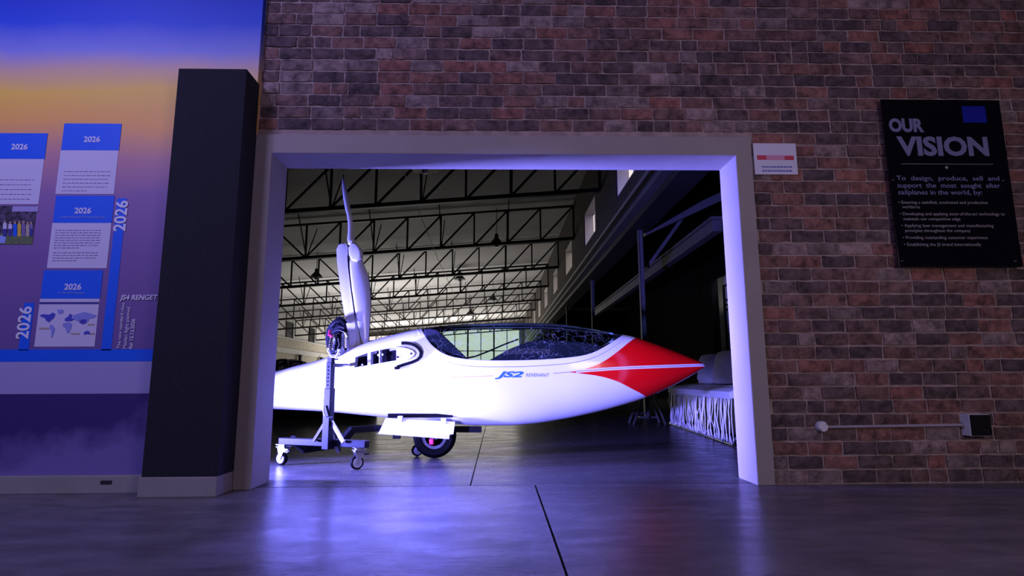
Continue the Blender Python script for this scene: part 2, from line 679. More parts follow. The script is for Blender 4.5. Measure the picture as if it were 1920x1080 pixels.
vrect('grey_band', -700, 300, 679, 740, M['p_grey'], yref=700)
vrect('blue_band', -700, 300, 656, 679, M['p_blue'], 1, yref=665)
vrect('timeline_bar', 190, 209, 372, 657, M['p_blue'], 1, yref=655)
vrect('timeline_bar', 35, 54, 568, 657, M['p_blue'], 1, yref=655)


def wavy_lines(name, x0, x1, y0, y1, n, yref, parent, short=()):
    mb = MB()
    xa, xb = at(x0, yref, YM).x, at(x1, yref, YM).x
    for i in range(n):
        py = y0 + (y1 - y0) * i / max(1, n - 1)
        z = zrow(py)
        end = xa + (xb - xa) * (.55 if i in short else 1)
        x = xa
        while x < end - .01:
            w = random.uniform(.008, .028)
            w = min(w, end - x)
            mb.box((x, YM - .0045, z - .0016), (x + w, YM - .0038, z + .0016))
            x += w + .007
    o = mb.build(name, M['p_ink'], parent)
    o['kind'] = 'stuff'
    return o


def card(x0, x1, y0, yh, yb, yref, lines=None, digits=True):
    """a printed timeline card: blue head over a white sheet"""
    c = vrect('timeline_card', x0, x1, yh, yb, M['p_white'], 1, yref)
    vrect('card_header', x0 + 1, x1 + 1, y0, yh, M['p_blue'], 2, yref, parent=c)
    return c


cA = card(-42, 78, 250, 298, 383, 340)
cB = card(109, 218, 232, 282, 364, 325)
cC = card(96, 207, 367, 418, 503, 440)
cD = card(72, 184, 507, 560, 650, 590)
wavy_lines('text_lines', -35, 62, 338, 374, 5, 355, cA)
wavy_lines('text_lines', 119, 206, 322, 358, 6, 340, cB, short=(5,))
wavy_lines('text_lines', 103, 188, 432, 465, 8, 450, cC, short=(7,))
wavy_lines('text_lines', 100, 184, 474, 489, 4, 480, cC, short=(3,))
TXY = YM - .0052


def mural_text(name, body, px, py, hpx, parent, **kw):
    p = at(px, py, TXY)
    size = hpx * YM / FPX / .70
    return text_mesh(name, body, size, p, kw.pop('m', M['p_letter']), parent, **kw)


for c_, x, y in ((cA, 36, 280), (cB, 172, 266), (cC, 155, 400), (cD, 136, 543)):
    mural_text('lettering', '2026', x, y, 11, c_, align='CENTER', bold=.0012)
mural_text('lettering', 'A NEW PRODUCTION FACILITIES', 154, 409, 4.0, cC, align='CENTER', m=M['p_pale_blue'], sx=.98)
mural_text('lettering', 'A Third Production', 134, 551, 4.2, cD, align='CENTER', m=M['p_pale_blue'])
mural_text('lettering', '2026', 234, 434, 22, wl, rot=R(90), bold=.0022, sx=.97)
mural_text('lettering', '2026', 52, 636, 22, wl, rot=R(90), bold=.0022, sx=.97)
mural_text('lettering', 'JS4 RENGET', 226, 562, 9.2, wl, bold=.001, shear=.15, sx=.97)
mural_text('lettering', 'The new standard class', 225, 654, 6.2, wl, rot=R(90), sx=1.02)
mural_text('lettering', 'Maiden flight planned', 236.5, 654, 6.2, wl, rot=R(90), sx=1.02)
mural_text('lettering', 'for 12.12.2026', 248, 654, 6.4, wl, rot=R(90), bold=.0006, sx=1.02)
vrect('sheet_rule', 72.6, 183.6, 566.5, 570, M['p_navy'], 3, 590, parent=cD)
# world map on the lowest card
mapw = [
    ('map_area', [(74, 592), (80, 589), (92, 590), (99, 586), (104, 589), (101, 596), (96, 600), (92, 604), (86, 601), (84, 596), (78, 594)], 'p_navy2'),
    ('map_area', [(94, 608), (99, 610), (103, 616), (101, 624), (98, 632), (96, 633), (96, 622), (93, 614)], 'p_map'),
    ('map_area', [(107, 581), (117, 580), (120, 584), (114, 589), (109, 587)], 'p_map'),
    ('map_area', [(118, 606), (128, 604), (135, 607), (134, 614), (129, 624), (125, 624), (123, 615), (117, 611)], 'p_map'),
    ('map_area', [(121, 598), (128, 593), (131, 588), (135, 590), (134, 596), (139, 598), (134, 602), (122, 602)], 'p_navy2'),
    ('map_area', [(135, 592), (147, 588), (158, 585), (170, 588), (181, 591), (176, 596), (168, 597), (164, 604), (157, 603), (150, 606), (146, 602), (138, 599)], 'p_map'),
    ('map_area', [(148, 600), (156, 599), (163, 599), (161, 606), (155, 608), (149, 605)], 'p_navy2'),
    ('map_area', [(157, 623), (163, 620), (168, 622), (169, 627), (163, 626), (158, 628)], 'p_navy2'),
]
M['p_navy2'] = mat('printed_map_blue', (.07, .07, .50), .6)
M['p_map'] = mat('printed_map_pale_blue', (.27, .30, .68), .6)
for nme, pts, mm_ in mapw:
    print_quad(nme, pts, M[mm_], 3, cD)
for x0, x1, y in ((73, 92, 614), (164, 177, 607), (133, 149, 624), (168, 177, 624)):
    print_quad('map_tag', [(x0, y), (x1, y), (x1, y + 3), (x0, y + 3)], M['p_tan'], 3, cD)
# printed photograph of a group below the left card
pA = vrect('printed_photo', -62, 66, 386, 458, M['p_tree'], 1, 420)
vrect('photo_lawn', -62, 66, 438, 458, M['p_green'], 2, 420, parent=pA)
vrect('photo_sky', 20, 69, 387, 397, M['p_grey'], 2, 420, parent=pA)
vrect('photo_box', -20, 14, 442, 456, M['p_pale_blue'], 3, 430, parent=pA)
for x, ctop, cbot, h in ((9, 'p_white', 'p_navy', 30), (19, 'p_white', 'p_navy', 28), (28, 'p_blue', 'p_blue', 28), (36, 'p_yellow', 'p_yellow', 29), (44, 'p_ink', 'p_ink', 29), (52, 'p_tan', 'p_tan', 27), (58, 'p_ink', 'p_navy', 27), (-4, 'p_white', 'p_ink', 29)):
    y1 = 443
    print_quad('photo_figure', [(x - 3, y1 - h + 5), (x + 3, y1 - h + 5), (x + 3.6, y1 - 14), (x - 3.6, y1 - 14)], M[ctop], 3, pA)
    print_quad('photo_figure', [(x - 3, y1 - 14), (x + 3, y1 - 14), (x + 3.4, y1), (x - 3.4, y1)], M[cbot], 3, pA)
    print_quad('photo_figure', [(x - 1.6, y1 - h), (x + 1.6, y1 - h), (x + 1.6, y1 - h + 5), (x - 1.6, y1 - h + 5)], M['p_skin'], 3, pA)

bb = struct(MB().box((-7.5, YM - .05, 0), (-2.05, YM, .102), bevel=.004).build('baseboard_left', M['skirting']))
cs = at(200, 905, YM - .051)
MB().box((cs.x - .035, YM - .054, cs.z - .008), (cs.x + .03, YM - .049, cs.z + .012)).build('cable_slot', M['joint'], bb)

# ---- black felt-covered pillar
pl = empty('pillar', (-1.85, 3.64, 0), 'tall black felt covered pillar on a grey plinth left of the doorway', 'pillar')
MB().box((-2.065, 3.545, .112), (-1.628, 3.75, 2.66), bevel=.003).build('shaft', M['felt'], pl)
MB().box((-2.075, 3.535, 0), (-1.627, 3.76, .112), bevel=.004).build('plinth', M['skirting'], pl)

# ---- plaster door surround (band and reveals)
tr_ = MB()
f0 = D0 - .022
tr_.box((TL, f0, 0), (XL, D1 + .012, TT), bevel=.006)
tr_.box((XR, f0, 0), (TR, D1 + .012, TT), bevel=.006)
tr_.box((XL - .004, f0, ZT), (XR + .004, D1 + .012, TT), bevel=.006)
struct(tr_.build('trim_1', M['plaster']))

# ---- brick wall, every brick a piece
bw = MB()
bw.box((TR, D0 + .012, 0), (4.6, D1, TT))
bw.box((-1.63, D0 + .012, TT), (4.6, D1, 4.5))
wf = struct(bw.build('wall_front', M['mortar']))
CH, BL = .0866, .2235


def brick_mesh(seed, L, H=.0735, Dp=.05):
    rs = random.Random(seed)
    bm = bmesh.new()
    nx, nz = 5, 3
    grid = []
    for j in range(nz + 1):
        row = []
        for i in range(nx + 1):
            x = -L / 2 + L * i / nx
            z = -H / 2 + H * j / nz
            edge = (i in (0, nx)) or (j in (0, nz))
            y = rs.uniform(-.0015, .0025)
            if edge:
                y += .005
                x += rs.uniform(-.0025, .0025)
                z += rs.uniform(-.0035, .0025) if j in (0, nz) else 0
            row.append(bm.verts.new((x, y, z)))
        grid.append(row)
    for j in range(nz):
        for i in range(nx):
            bm.faces.new((grid[j][i], grid[j][i + 1], grid[j + 1][i + 1], grid[j + 1][i]))
    ring = grid[0][:] + [grid[j][nx] for j in range(1, nz + 1)] + grid[nz][nx - 1::-1] + [grid[j][0] for j in range(nz - 1, 0, -1)]
    back = [bm.verts.new((v.co.x, Dp, v.co.z)) for v in ring]
    for k in range(len(ring)):
        k2 = (k + 1) % len(ring)
        bm.faces.new((ring[k2], ring[k], back[k], back[k2]))
    bmesh.ops.recalc_face_normals(bm, faces=bm.faces[:])
    me = bpy.data.meshes.new('brick')
    bm.to_mesh(me)
    bm.free()
    return me


stretch = [brick_mesh(k, BL - .013) for k in range(16)]
head = [brick_mesh(100 + k, .105) for k in range(8)]
for me in stretch + head:
    a = me.attributes.new('rnd', 'FLOAT', 'FACE')
    a.data.foreach_set('value', [0.0] * len(me.polygons))
    me.materials.append(M['brick'])
rb = random.Random(3)
spots = []
row = 0
z = .004
while z < 4.4:
    x0 = TR + .012 if z < TT - .02 else -1.62
    x = x0 + (.0 if row % 2 == 0 else -.11) + rb.uniform(-.02, .02)
    first = True
    while x < 4.5:
        kind = 'h' if rb.random() < .14 else 's'
        L = .118 if kind == 'h' else BL
        a, c = max(x, x0), x + L - .013
        if c - a > .04:
            spots.append((a, c, z + CH / 2, kind))
        x += L
    z += CH
    row += 1
spots.sort(key=lambda s: (s[0] > 3.72, s[2]))
tris_v, tris_f, rnd = [], [], []
for k, (a, c, zc, kind) in enumerate(spots):
    me = rb.choice(head if kind == 'h' else stretch)
    L0 = .105 if kind == 'h' else BL - .013
    s_ = (c - a) / L0
    y = D0 + rb.uniform(-.004, .003)
    xm = (a + c) / 2
    if k < 300:
        o = bpy.data.objects.new('brick', me)
        COL.objects.link(o)
        o.parent = wf
        o.location = (xm, y, zc)
        o.scale = (s_, 1, 1)
    else:
        off = len(tris_v)
        tris_v += [(v.co.x * s_ + xm, v.co.y + y, v.co.z + zc) for v in me.vertices]
        r_ = rb.random()
        for p in me.polygons:
            tris_f.append(tuple(off + i for i in p.vertices))
            rnd.append(r_)
me = bpy.data.meshes.new('brickwork')
me.from_pydata(tris_v, [], tris_f)
a = me.attributes.new('rnd', 'FLOAT', 'FACE')
a.data.foreach_set('value', rnd)
o = link('brickwork', me, M['brick'], wf)
o['kind'] = 'stuff'

# ---- rest of the front room (never in view, closes the room)
struct(MB().box((-7.5, -6.2, 4.5), (7.5, D1, 4.7)).build('ceiling_front', M['room_dark']))
struct(MB().box((-7.5, -6.2, 0), (7.5, -6, 4.5)).build('wall_rear', M['room_dark']))
struct(MB().box((-7.7, -6.2, 0), (-7.5, D1, 4.5)).build('wall_outer_left', M['room_dark']))
struct(MB().box((7.5, -6.2, 0), (7.7, D1, 4.5)).build('wall_outer_right', M['room_dark']))
struct(MB().box((4.6, D0, 0), (7.5, D1, 4.5)).build('wall_front_end', M['room_dark']))

# ------------------------------------------------------------------ the hangar
XW, XH = 2.5, -14.9            # right (clerestory) and left wall planes
YF = 58.0
BAY = 4.9


def zbot(x):
    return 4.95 + .075 * (x + 1.1)


def ztop(x):
    return zbot(x) + 1.1


cl = MB()
cl.prism([(XH - .3, D1, ztop(XH - .3) + .14), (XW + .3, D1, ztop(XW + .3) + .14), (XW + .3, D1, ztop(XW + .3) + .3), (XH - .3, D1, ztop(XH - .3) + .3)],
         [(XH - .3, YF + .3, ztop(XH - .3) + .14), (XW + .3, YF + .3, ztop(XW + .3) + .14), (XW + .3, YF + .3, ztop(XW + .3) + .3), (XH - .3, YF + .3, ztop(XH - .3) + .3)])
struct(cl.build('ceiling', M['ceiling_sheet']))
# hangar side of the front wall, left part and above the front room
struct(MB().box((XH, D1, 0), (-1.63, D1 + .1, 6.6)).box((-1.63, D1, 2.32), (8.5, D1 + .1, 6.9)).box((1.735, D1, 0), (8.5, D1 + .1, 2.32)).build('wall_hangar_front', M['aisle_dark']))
# far wall
FW = [-13.4, -10.8, -8.2, -5.6, -3.0, -.4, 2.2]
wfar = MB()
wfar.box((XH, YF, 0), (FW[0], YF + .3, 6.9)).box((FW[-1], YF, 0), (8.5, YF + .3, 6.9)).box((FW[0], YF, 0), (FW[-1], YF + .3, .9))
FT = [ztop((a + c) / 2) - .12 for a, c in zip(FW, FW[1:])]
for k in range(len(FT)):
    wfar.box((FW[k], YF, FT[k]), (FW[k + 1], YF + .3, 6.9))
struct(wfar.build('wall_far', M['lit_grey']))
for k in range(len(FW) - 1):
    w_ = struct(bpy.data.objects.new('window_%d' % (20 + k), None))
    COL.objects.link(w_)
    a, c, t_ = FW[k], FW[k + 1], FT[k]
    f_ = MB()
    for lo, hi in (((a, YF + .05, .9), (a + .08, YF + .2, t_)), ((c - .08, YF + .05, .9), (c, YF + .2, t_)), ((a, YF + .05, .9), (c, YF + .2, 1.0)), ((a, YF + .05, t_ - .08), (c, YF + .2, t_))):
        f_.box(lo, hi)
    f_.build('window_frame', M['steel_dark'], w_)
    for z in (2.2, 3.5):
        MB().box((a + .08, YF + .06, z - .04), (c - .08, YF + .16, z + .04)).build('glazing_bar', M['steel_dark'], w_)
    m_ = (a + c) / 2
    MB().box((m_ - .04, YF + .06, 1.0), (m_ + .04, YF + .16, t_ - .08)).build('mullion', M['steel_dark'], w_)
    MB().box((a + .08, YF + .10, 1.0), (c - .08, YF + .11, t_ - .08)).build('pane', M['glass'], w_)
# left wall: brick, concrete band, ledge
wh = struct(MB().box((XH - .3, D1, 0), (XH, YF, 3.56)).build('wall_hangar_left', M['pale_brick_far']))
MB().box((XH, D1, 2.56), (XH + .12, YF, 2.92)).build('concrete_band', M['lit_grey'], wh)
MB().box((XH - .25, D1, 3.56), (XH + .15, YF, 3.66)).build('ledge', M['lit_grey'], wh)
wu = MB()
wu.box((XH - .3, D1, 3.66), (XH - .1, YF, 5.5))
struct(wu.build('wall_hangar_left_upper', M['lit_grey']))
for k, y in enumerate((31.5, 36.5, 41.5, 46.5, 51.5)):
    w_ = struct(bpy.data.objects.new('window_%d' % (10 + k), None))
    COL.objects.link(w_)
    MB().box((XH - .12, y, 3.72), (XH - .06, y + 1.2, 4.75)).build('pane', M['black'], w_)
    f_ = MB()
    for lo, hi in (((XH - .1, y - .06, 3.66), (XH - .02, y, 4.81)), ((XH - .1, y + 1.2, 3.66), (XH - .02, y + 1.26, 4.81)), ((XH - .1, y, 4.75), (XH - .02, y + 1.2, 4.81))):
        f_.box(lo, hi)
    f_.build('window_frame', M['steel_dark'], w_)
for k, y in enumerate((38.6, 43.8, 49.0, 54.0)):
    p_ = empty('wall_post', (XH + .2, y, 0), ['', '', '', ''][k] or 'dark steel post under the concrete band of the far left wall, %s from the doorway' % ['first', 'second', 'third', 'last'][k], 'post', 'posts of the left wall')
    MB().box((XH + .13, y - .15, 0), (XH + .35, y + .15, 2.56)).build('shaft', M['steel_dark'], p_)
    MB().box((XH + .10, y - .22, 2.50), (XH + .40, y + .22, 2.56)).build('cap_plate', M['steel_beam'], p_)
br = empty('wall_brace', (XH + .25, 36, 0), 'pale crossed bracing bars low on the far left wall', 'brace')
MB().bar((XH + .25, 33.5, 2.4), (XH + .25, 38.4, .4), .12).build('bar', M['lit_grey'], br)
MB().bar((XH + .30, 33.5, .4), (XH + .30, 38.4, 2.4), .12).build('bar', M['lit_grey'], br)

# right wall: dark brick clerestory with windows, carried by a beam on posts
ZW0, ZW1 = 4.42, 5.40
win = [(9.55, 11.75), (14.4, 16.34), (19.2, 21.2), (24.1, 26.07), (29.1, 31.2), (34.0, 36.0), (38.9, 40.9)]
wr = MB()
wr.box((XW, D1, 3.75), (XW + .28, YF, ZW0))
wr.box((XW, D1, ZW1), (XW + .28, YF, 6.6))
ys = [D1] + [v for w_ in win for v in w_] + [YF]
for k in range(0, len(ys), 2):
    wr.box((XW, ys[k], ZW0), (XW + .28, ys[k + 1], ZW1))
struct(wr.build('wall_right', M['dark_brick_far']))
M['window_white'] = mat('white_window_frame', (.75, .72, .70), .6)
for k, (a, c) in enumerate(win):
    w_ = struct(bpy.data.objects.new('window_%d' % (k + 1), None))
    COL.objects.link(w_)
    f_ = MB()
    f_.box((XW + .02, a, ZW0), (XW + .27, a + .05, ZW1))
    f_.box((XW + .02, c - .05, ZW0), (XW + .27, c, ZW1))
    f_.box((XW + .02, a + .05, ZW0), (XW + .27, c - .05, ZW0 + .05))
    f_.box((XW + .02, a + .05, ZW1 - .05), (XW + .27, c - .05, ZW1))
    f_.build('window_frame', M['window_white'], w_)
    for q in (1, 2):
        y = a + (c - a) * q / 3
        MB().box((XW + .2, y - .02, ZW0 + .05), (XW + .25, y + .02, ZW1 - .05)).build('mullion', M['window_white'], w_)
    for q in range(3):
        y0, y1 = a + .05 + (c - a - .1) * q / 3, a + .05 + (c - a - .1) * (q + 1) / 3
        MB().box((XW + .22, y0, ZW0 + .05), (XW + .228, y1, ZW1 - .05)).build('pane', M['glass'], w_)

bm_ = empty('wall_beam', (XW, D1, 3.36), 'long dark steel beam under the brick clerestory of the right wall', 'beam')
MB().box((XW - .10, D1 + .1, 3.66), (XW + .30, YF, 3.75)).build('top_flange', M['steel_beam'], bm_)
MB().box((XW + .06, D1 + .1, 3.46), (XW + .14, YF, 3.66)).build('web', M['steel_dark'], bm_)
MB().box((XW - .10, D1 + .1, 3.37), (XW + .30, YF, 3.46)).build('bottom_flange', M['steel_dark'], bm_)
MB().tube([(XW - .16, D1 + .1, 3.86), (XW - .16, YF, 3.86)], .035).build('pipe', M['steel_beam'], bm_)
for k, y in enumerate((10.35, 15.8, 21.7, 27.4, 33.0, 38.6)):
    p_ = empty('steel_post', (XW + .1, y, 0), 'slim grey steel post under the right wall beam, %s from the doorway' % ['first', 'second', 'third', 'fourth', 'fifth', 'sixth'][k], 'post', 'posts under the right wall beam')
    MB().box((XW + .07, y - .05, 0), (XW + .08, y + .05, 3.37)).box((XW + .14, y - .05, 0), (XW + .15, y + .05, 3.37)).box((XW + .08, y - .008, 0), (XW + .14, y + .008, 3.37)).build('shaft', M['steel_beam'], p_)
    MB().box((XW - .04, y - .12, 0), (XW + .26, y + .12, .02)).build('base_plate', M['steel_beam'], p_)

# side aisle behind the posts
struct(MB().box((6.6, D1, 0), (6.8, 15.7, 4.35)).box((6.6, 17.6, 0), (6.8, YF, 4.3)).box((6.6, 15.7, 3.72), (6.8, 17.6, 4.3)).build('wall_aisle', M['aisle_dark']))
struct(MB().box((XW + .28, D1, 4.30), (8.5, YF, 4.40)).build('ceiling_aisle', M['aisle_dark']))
struct(MB().box((8.2, 14.2, 0), (8.4, 19.2, 4.18)).box((6.8, 14.0, 0), (8.4, 14.2, 4.18)).box((6.8, 19.2, 0), (8.4, 19.4, 4.18)).build('wall_store', M['lit_grey']))
lamp('store_room_lamp', 'AREA', (7.4, 16.6, 4.1), (7.4, 16.6, 0), 26, (1, .97, .92), .8)
rk = empty('storage_rack', (7.4, 16.7, 0), 'tall storage rack glimpsed through the opening at the right door jamb', 'rack')
for y in (15.5, 17.9):
    for x in (7.1, 7.7):
        MB().bar((x, y, 0), (x, y, 3.6), .06).build('upright', M['steel_dark'], rk)
for z in (1.15, 2.0, 2.75, 3.05, 3.5):
    MB().box((7.05, 15.5, z), (7.75, 17.9, z + .05)).build('shelf', M['galv'], rk)
MB().bar((7.1, 15.5, 2.05), (7.1, 17.9, 3.0), .03).build('brace', M['steel_dark'], rk)
bx = empty('carton', (7.4, 16.4, 1.2), 'white carton on the shelf of the storage rack', 'carton')
MB().box((7.15, 16.0, 1.2), (7.65, 17.0, 1.45), bevel=.008).build('body', M['crate'], bx)
MB().box((7.145, 16.46, 1.198), (7.655, 16.54, 1.452)).build('tape', M['p_tan'], bx)

struct(MB().box((XW + .28, 30, 0), (6.6, 30.2, 4.2)).build('aisle_light_block', M['aisle_dark']))  # wall added to block far light from the aisle

# roof members over the aisle
ra = empty('aisle_rafter', (XW + .3, 10.4, 3.4), 'dark steel rafter rising from the first post over the side aisle', 'rafter')
p0, p1 = at(1206, 436, 10.6), at(1352, 369, 10.6)
MB().bar(p0, p1, .14, .15).build('rafter_bar', M['steel_beam'], ra)
d_ = empty('aisle_brace', (XW + .8, 10.6, 2.8), 'thin diagonal steel brace crossing under the side aisle rafter', 'brace')
MB().bar(at(1213, 502, 10.8), at(1318, 354, 10.8), .09, .06).build('brace_bar', M['steel_beam'], d_)
r2 = empty('aisle_rail', (3.7, 10, 3.2), 'long steel rail running back through the dark side aisle', 'rail')
MB().bar(at(1345, 423, 9.6), (0.703 * 0 + at(1117, 588, 22.0).x, 22.0, at(1117, 588, 22.0).z), .16, .2).build('rail_bar', M['steel_beam'], r2)
MB().bar(at(1345, 423, 9.6) + Vector((.02, 0, .14)), at(1117, 588, 22.0) + Vector((.02, 0, .14)), .24, .05).build('flange', M['steel_beam'], r2)

# roof trusses
NP = 16
mid = 8
tx = [XW - .02 - (XW - XH - .04) * k / NP for k in range(NP + 1)]


def make_truss(y, label):
    t = empty('roof_truss', (0, y, 5), label, 'truss', 'roof trusses of the hangar')
    L, Rr = tx[-1], tx[0]
    MB().bar((L, y, zbot(L)), (Rr, y, zbot(Rr)), .13, .10).build('bottom_chord', M['steel_dark'], t)
    MB().bar((L, y, ztop(L)), (Rr, y, ztop(Rr)), .09, .07).build('top_chord', M['steel_dark'], t)
    for k in range(0, NP + 1):
        x = tx[k]
        MB().bar((x, y, zbot(x)), (x, y, ztop(x)), .055).build('vertical_member', M['steel_dark'], t)
        if k < NP:
            x2 = tx[k + 1]
            if k < mid:
                MB().bar((x2, y, zbot(x2)), (x, y, ztop(x)), .055).build('diagonal_member', M['steel_dark'], t)
            else:
                MB().bar((x, y, zbot(x)), (x2, y, ztop(x2)), .055).build('diagonal_member', M['steel_dark'], t)
    for k in (2, 4, 6, 8, 11, 14):
        x = tx[k]
        for s_ in (-1, 1):
            MB().bar((x + .03, y, zbot(x)), (x + .03, y + s_ * .95, ztop(x) + .1), .028).build('fly_brace', M['steel_dark'], t)
    return t


ordn = ['nearest to the doorway', 'second from the doorway', 'third from the doorway', 'fourth from the doorway', 'fifth from the doorway', 'sixth from the doorway', 'seventh from the doorway', 'eighth from the doorway', 'farthest from the doorway']
T0 = make_truss(13.6, 'dark lattice steel roof truss, ' + ordn[0])
kids = list(T0.children)
for n in range(1, 9):
    c = T0.copy()
    COL.objects.link(c)
    c.location = (0, 13.6 + BAY * n, 5)
    c['label'] = 'dark lattice steel roof truss, ' + ordn[n]
    for k in kids:
        q = k.copy()
        COL.objects.link(q)
        q.parent = c
        q.matrix_parent_inverse = k.matrix_parent_inverse.copy()

# pendant lamps
PD = [(797, 318, 12.6, .30, 'dark round pendant lamp high under the doorway lintel'),
      (931, 458, 18.6, .22, 'dark bell pendant lamp below the second roof truss'),
      (593, 520, 23.0, .25, 'dark bell pendant lamp left of the propeller pylon'),
      (862, 524, 28.2, .30, 'dark pendant lamp with a wide ring right of the hanging cable'),
      (883, 590, 38.0, .30, 'small dark pendant lamp just above the glider canopy'),
      (925, 563, 33.0, .25, 'small dark pendant lamp above the middle of the canopy'),
      (1046, 436, 18.7, .0, '')]
for px, py, Y, r_, lab in PD:
    if not r_:
        continue
    p = at(px, py, Y)
    e_ = empty('pendant_lamp', p, lab, 'lamp', 'pendant lamps of the hangar')
    T = Matrix.Translation(p)
    MB().lathe([(r_, 0), (r_ * .96, .03), (r_ * .55, .15), (r_ * .3, .22), (r_ * .26, .34), (.03, .36)], 18, T).build('shade', M['steel_dark'], e_, smooth=True)
    MB().tube([p + Vector((0, 0, .35)), Vector((p.x, p.y, ztop(p.x) + .14))], .012, 6).build('cord', M['black'], e_)
    MB().lathe([(.06, -.10), (.07, -.02), (.05, .02)], 12, T).build('bulb', M['pvc_white'], e_)
cb = MB()
pts = [at(757, 322, 12.8), at(775, 372, 14.5), at(803, 440, 16.5), at(822, 488, 19.0), at(838, 522, 22.0), at(857, 566, 25.0)]
cb.tube(pts, .010, 6)
tag(cb.build('hanging_cable', M['p_white']), 'thin pale cable strung down from the roof trusses', 'cable')

# ------------------------------------------------------------------ the glider
YC = 5.2


def prof(pts):
    r_ = [at(x, y, YC) for x, y in pts]
    return np.array([p.x for p in r_]), np.array([p.z for p in r_])


tX, tZ = prof([(513, 696), (560, 685), (600, 675), (640, 661), (680, 645), (720, 632.5), (750, 625), (790, 616.5), (850, 609.5), (900, 607), (950, 606), (1000, 606), (1040, 607.5), (1080, 612), (1120, 618.5), (1150, 624.5), (1180, 630), (1220, 642.5), (1260, 657), (1290, 669), (1308, 677)])
bX, bZ = prof([(513, 767), (560, 769), (600, 771), (640, 774), (680, 778), (720, 782), (770, 787), (820, 792), (860, 795.5), (900, 797.5), (950, 797.5), (1000, 794), (1050, 786.5), (1100, 776.5), (1150, 764), (1210, 745.5), (1250, 728), (1280, 713), (1300, 701.5), (1310, 695)])
XN = at(1317.5, 686, YC).x
ZN = at(1317.5, 686, YC).z
tX = np.concatenate([[-5.0, -3.2], tX, [XN - .008, XN]])
tZ = np.concatenate([[.80, .775], tZ, [ZN + .022, ZN + .002]])
bX = np.concatenate([[-5.0, -3.2], bX, [XN - .008, XN]])
bZ = np.concatenate([[.62, .50], bZ, [ZN - .022, ZN - .002]])
wX = np.array([-5, -3.2, -1.9, -1.3, -.8, -.3, .2, .6, 1.0, 1.3, 1.55, 1.75, 1.88, XN - .008, XN])
wW = np.array([.075, .12, .20, .25, .29, .315, .32, .31, .275, .225, .165, .105, .062, .022, .002])


def pchip(X, Y):
    h = np.diff(X)
    d = np.diff(Y) / h
    m_ = np.zeros_like(Y)
    for i in range(1, len(Y) - 1):
        if d[i - 1] * d[i] > 0:
            w1, w2 = 2 * h[i] + h[i - 1], h[i] + 2 * h[i - 1]
            m_[i] = (w1 + w2) / (w1 / d[i - 1] + w2 / d[i])
    m_[0], m_[-1] = d[0], d[-1]

    def f(x):
        i = int(min(max(np.searchsorted(X, x) - 1, 0), len(X) - 2))
        t = (x - X[i]) / h[i]
        t = min(max(t, 0), 1)
        return float((2 * t**3 - 3 * t**2 + 1) * Y[i] + (t**3 - 2 * t**2 + t) * h[i] * m_[i] + (-2 * t**3 + 3 * t**2) * Y[i + 1] + (t**3 - t**2) * h[i] * m_[i + 1])
    return f


ztF, zbF, wF = pchip(tX, tZ), pchip(bX, bZ), pchip(wX, wW)
EX = 2.15


def hull_pt(x, th, s=-1, off=0.0):
    """th from 0 (crown) to pi (keel); s = -1 is the near side"""
    zt, zb, w = ztF(x), zbF(x), wF(x)
    zm, h = (zt + zb) / 2, (zt - zb) / 2
    c, sn = math.cos(th), math.sin(th)
    y = (w + off) * abs(sn) ** (2 / EX)
    z = zm + (h + off) * math.copysign(abs(c) ** (2 / EX), c)
    return Vector((x, YC + s * y, z))


def th_of(x, z):
    zt, zb = ztF(x), zbF(x)
    zm, h = (zt + zb) / 2, (zt - zb) / 2
    v = min(1, max(-1, (z - zm) / h))
    return math.acos(math.copysign(abs(v) ** (EX / 2), v))


def hull_y(x, z, off=0.0):
    return hull_pt(x, th_of(x, z), -1, off).y


def hit(px, py):
    """where the line of sight meets the near side of the hull"""
    lo = 4.75
    Y = lo
    while Y < YC:
        p = at(px, py, Y)
        if zbF(p.x) < p.z < ztF(p.x) and hull_y(p.x, p.z) <= Y:
            return p
        Y += .002
    return at(px, py, YC)


GL = [(791.5, 616.3), (796, 627), (801, 636), (808, 645), (817, 653), (829, 661), (843, 667), (860, 671), (880, 673.5), (905, 675), (940, 675.7), (980, 675.2), (1020, 673.8), (1060, 670.8), (1090, 667), (1108, 662.5), (1125, 655), (1142, 645), (1157, 635), (1167, 627.6)]
FR = [(782.5, 617.8), (786, 630), (790, 640), (797, 650), (807, 660), (820, 669), (837, 677.5), (858, 683), (885, 686.3), (920, 687.5), (960, 687.3), (1000, 686), (1040, 683.5), (1070, 680.5), (1095, 676), (1118, 668.5), (1140, 657), (1158, 645), (1172, 634.5), (1179.5, 629.8)]


def edge_fn(tab):
    P = [hit(x, y) for x, y in tab]
    X = np.array([p.x for p in P])
    Z = np.array([p.z for p in P])
    X[0], X[-1] = at(*tab[0], YC).x, at(*tab[-1], YC).x
    Z[0], Z[-1] = ztF(X[0]), ztF(X[-1])
    o = np.argsort(X)
    X, Z = X[o], Z[o]
    keep = np.concatenate([[True], np.diff(X) > 1e-4])
    f = pchip(X[keep], Z[keep])
    x0, x1 = X[0], X[-1]

    def th(x):
        if x <= x0 or x >= x1:
            return 0.0
        return th_of(x, f(x))
    return th, x0, x1


thG, gx0, gx1 = edge_fn(GL)
thF, fx0, fx1 = edge_fn(FR)


def stations(a, c, n, e=0):
    xs = list(np.linspace(a, c, n))
    if e:
        L = c - a
        xs += [a + L * .06 * (i / e) ** 2.2 for i in range(e)] + [c - L * .06 * (i / e) ** 2.2 for i in range(e)]
    return sorted(set(round(float(x), 6) for x in xs))


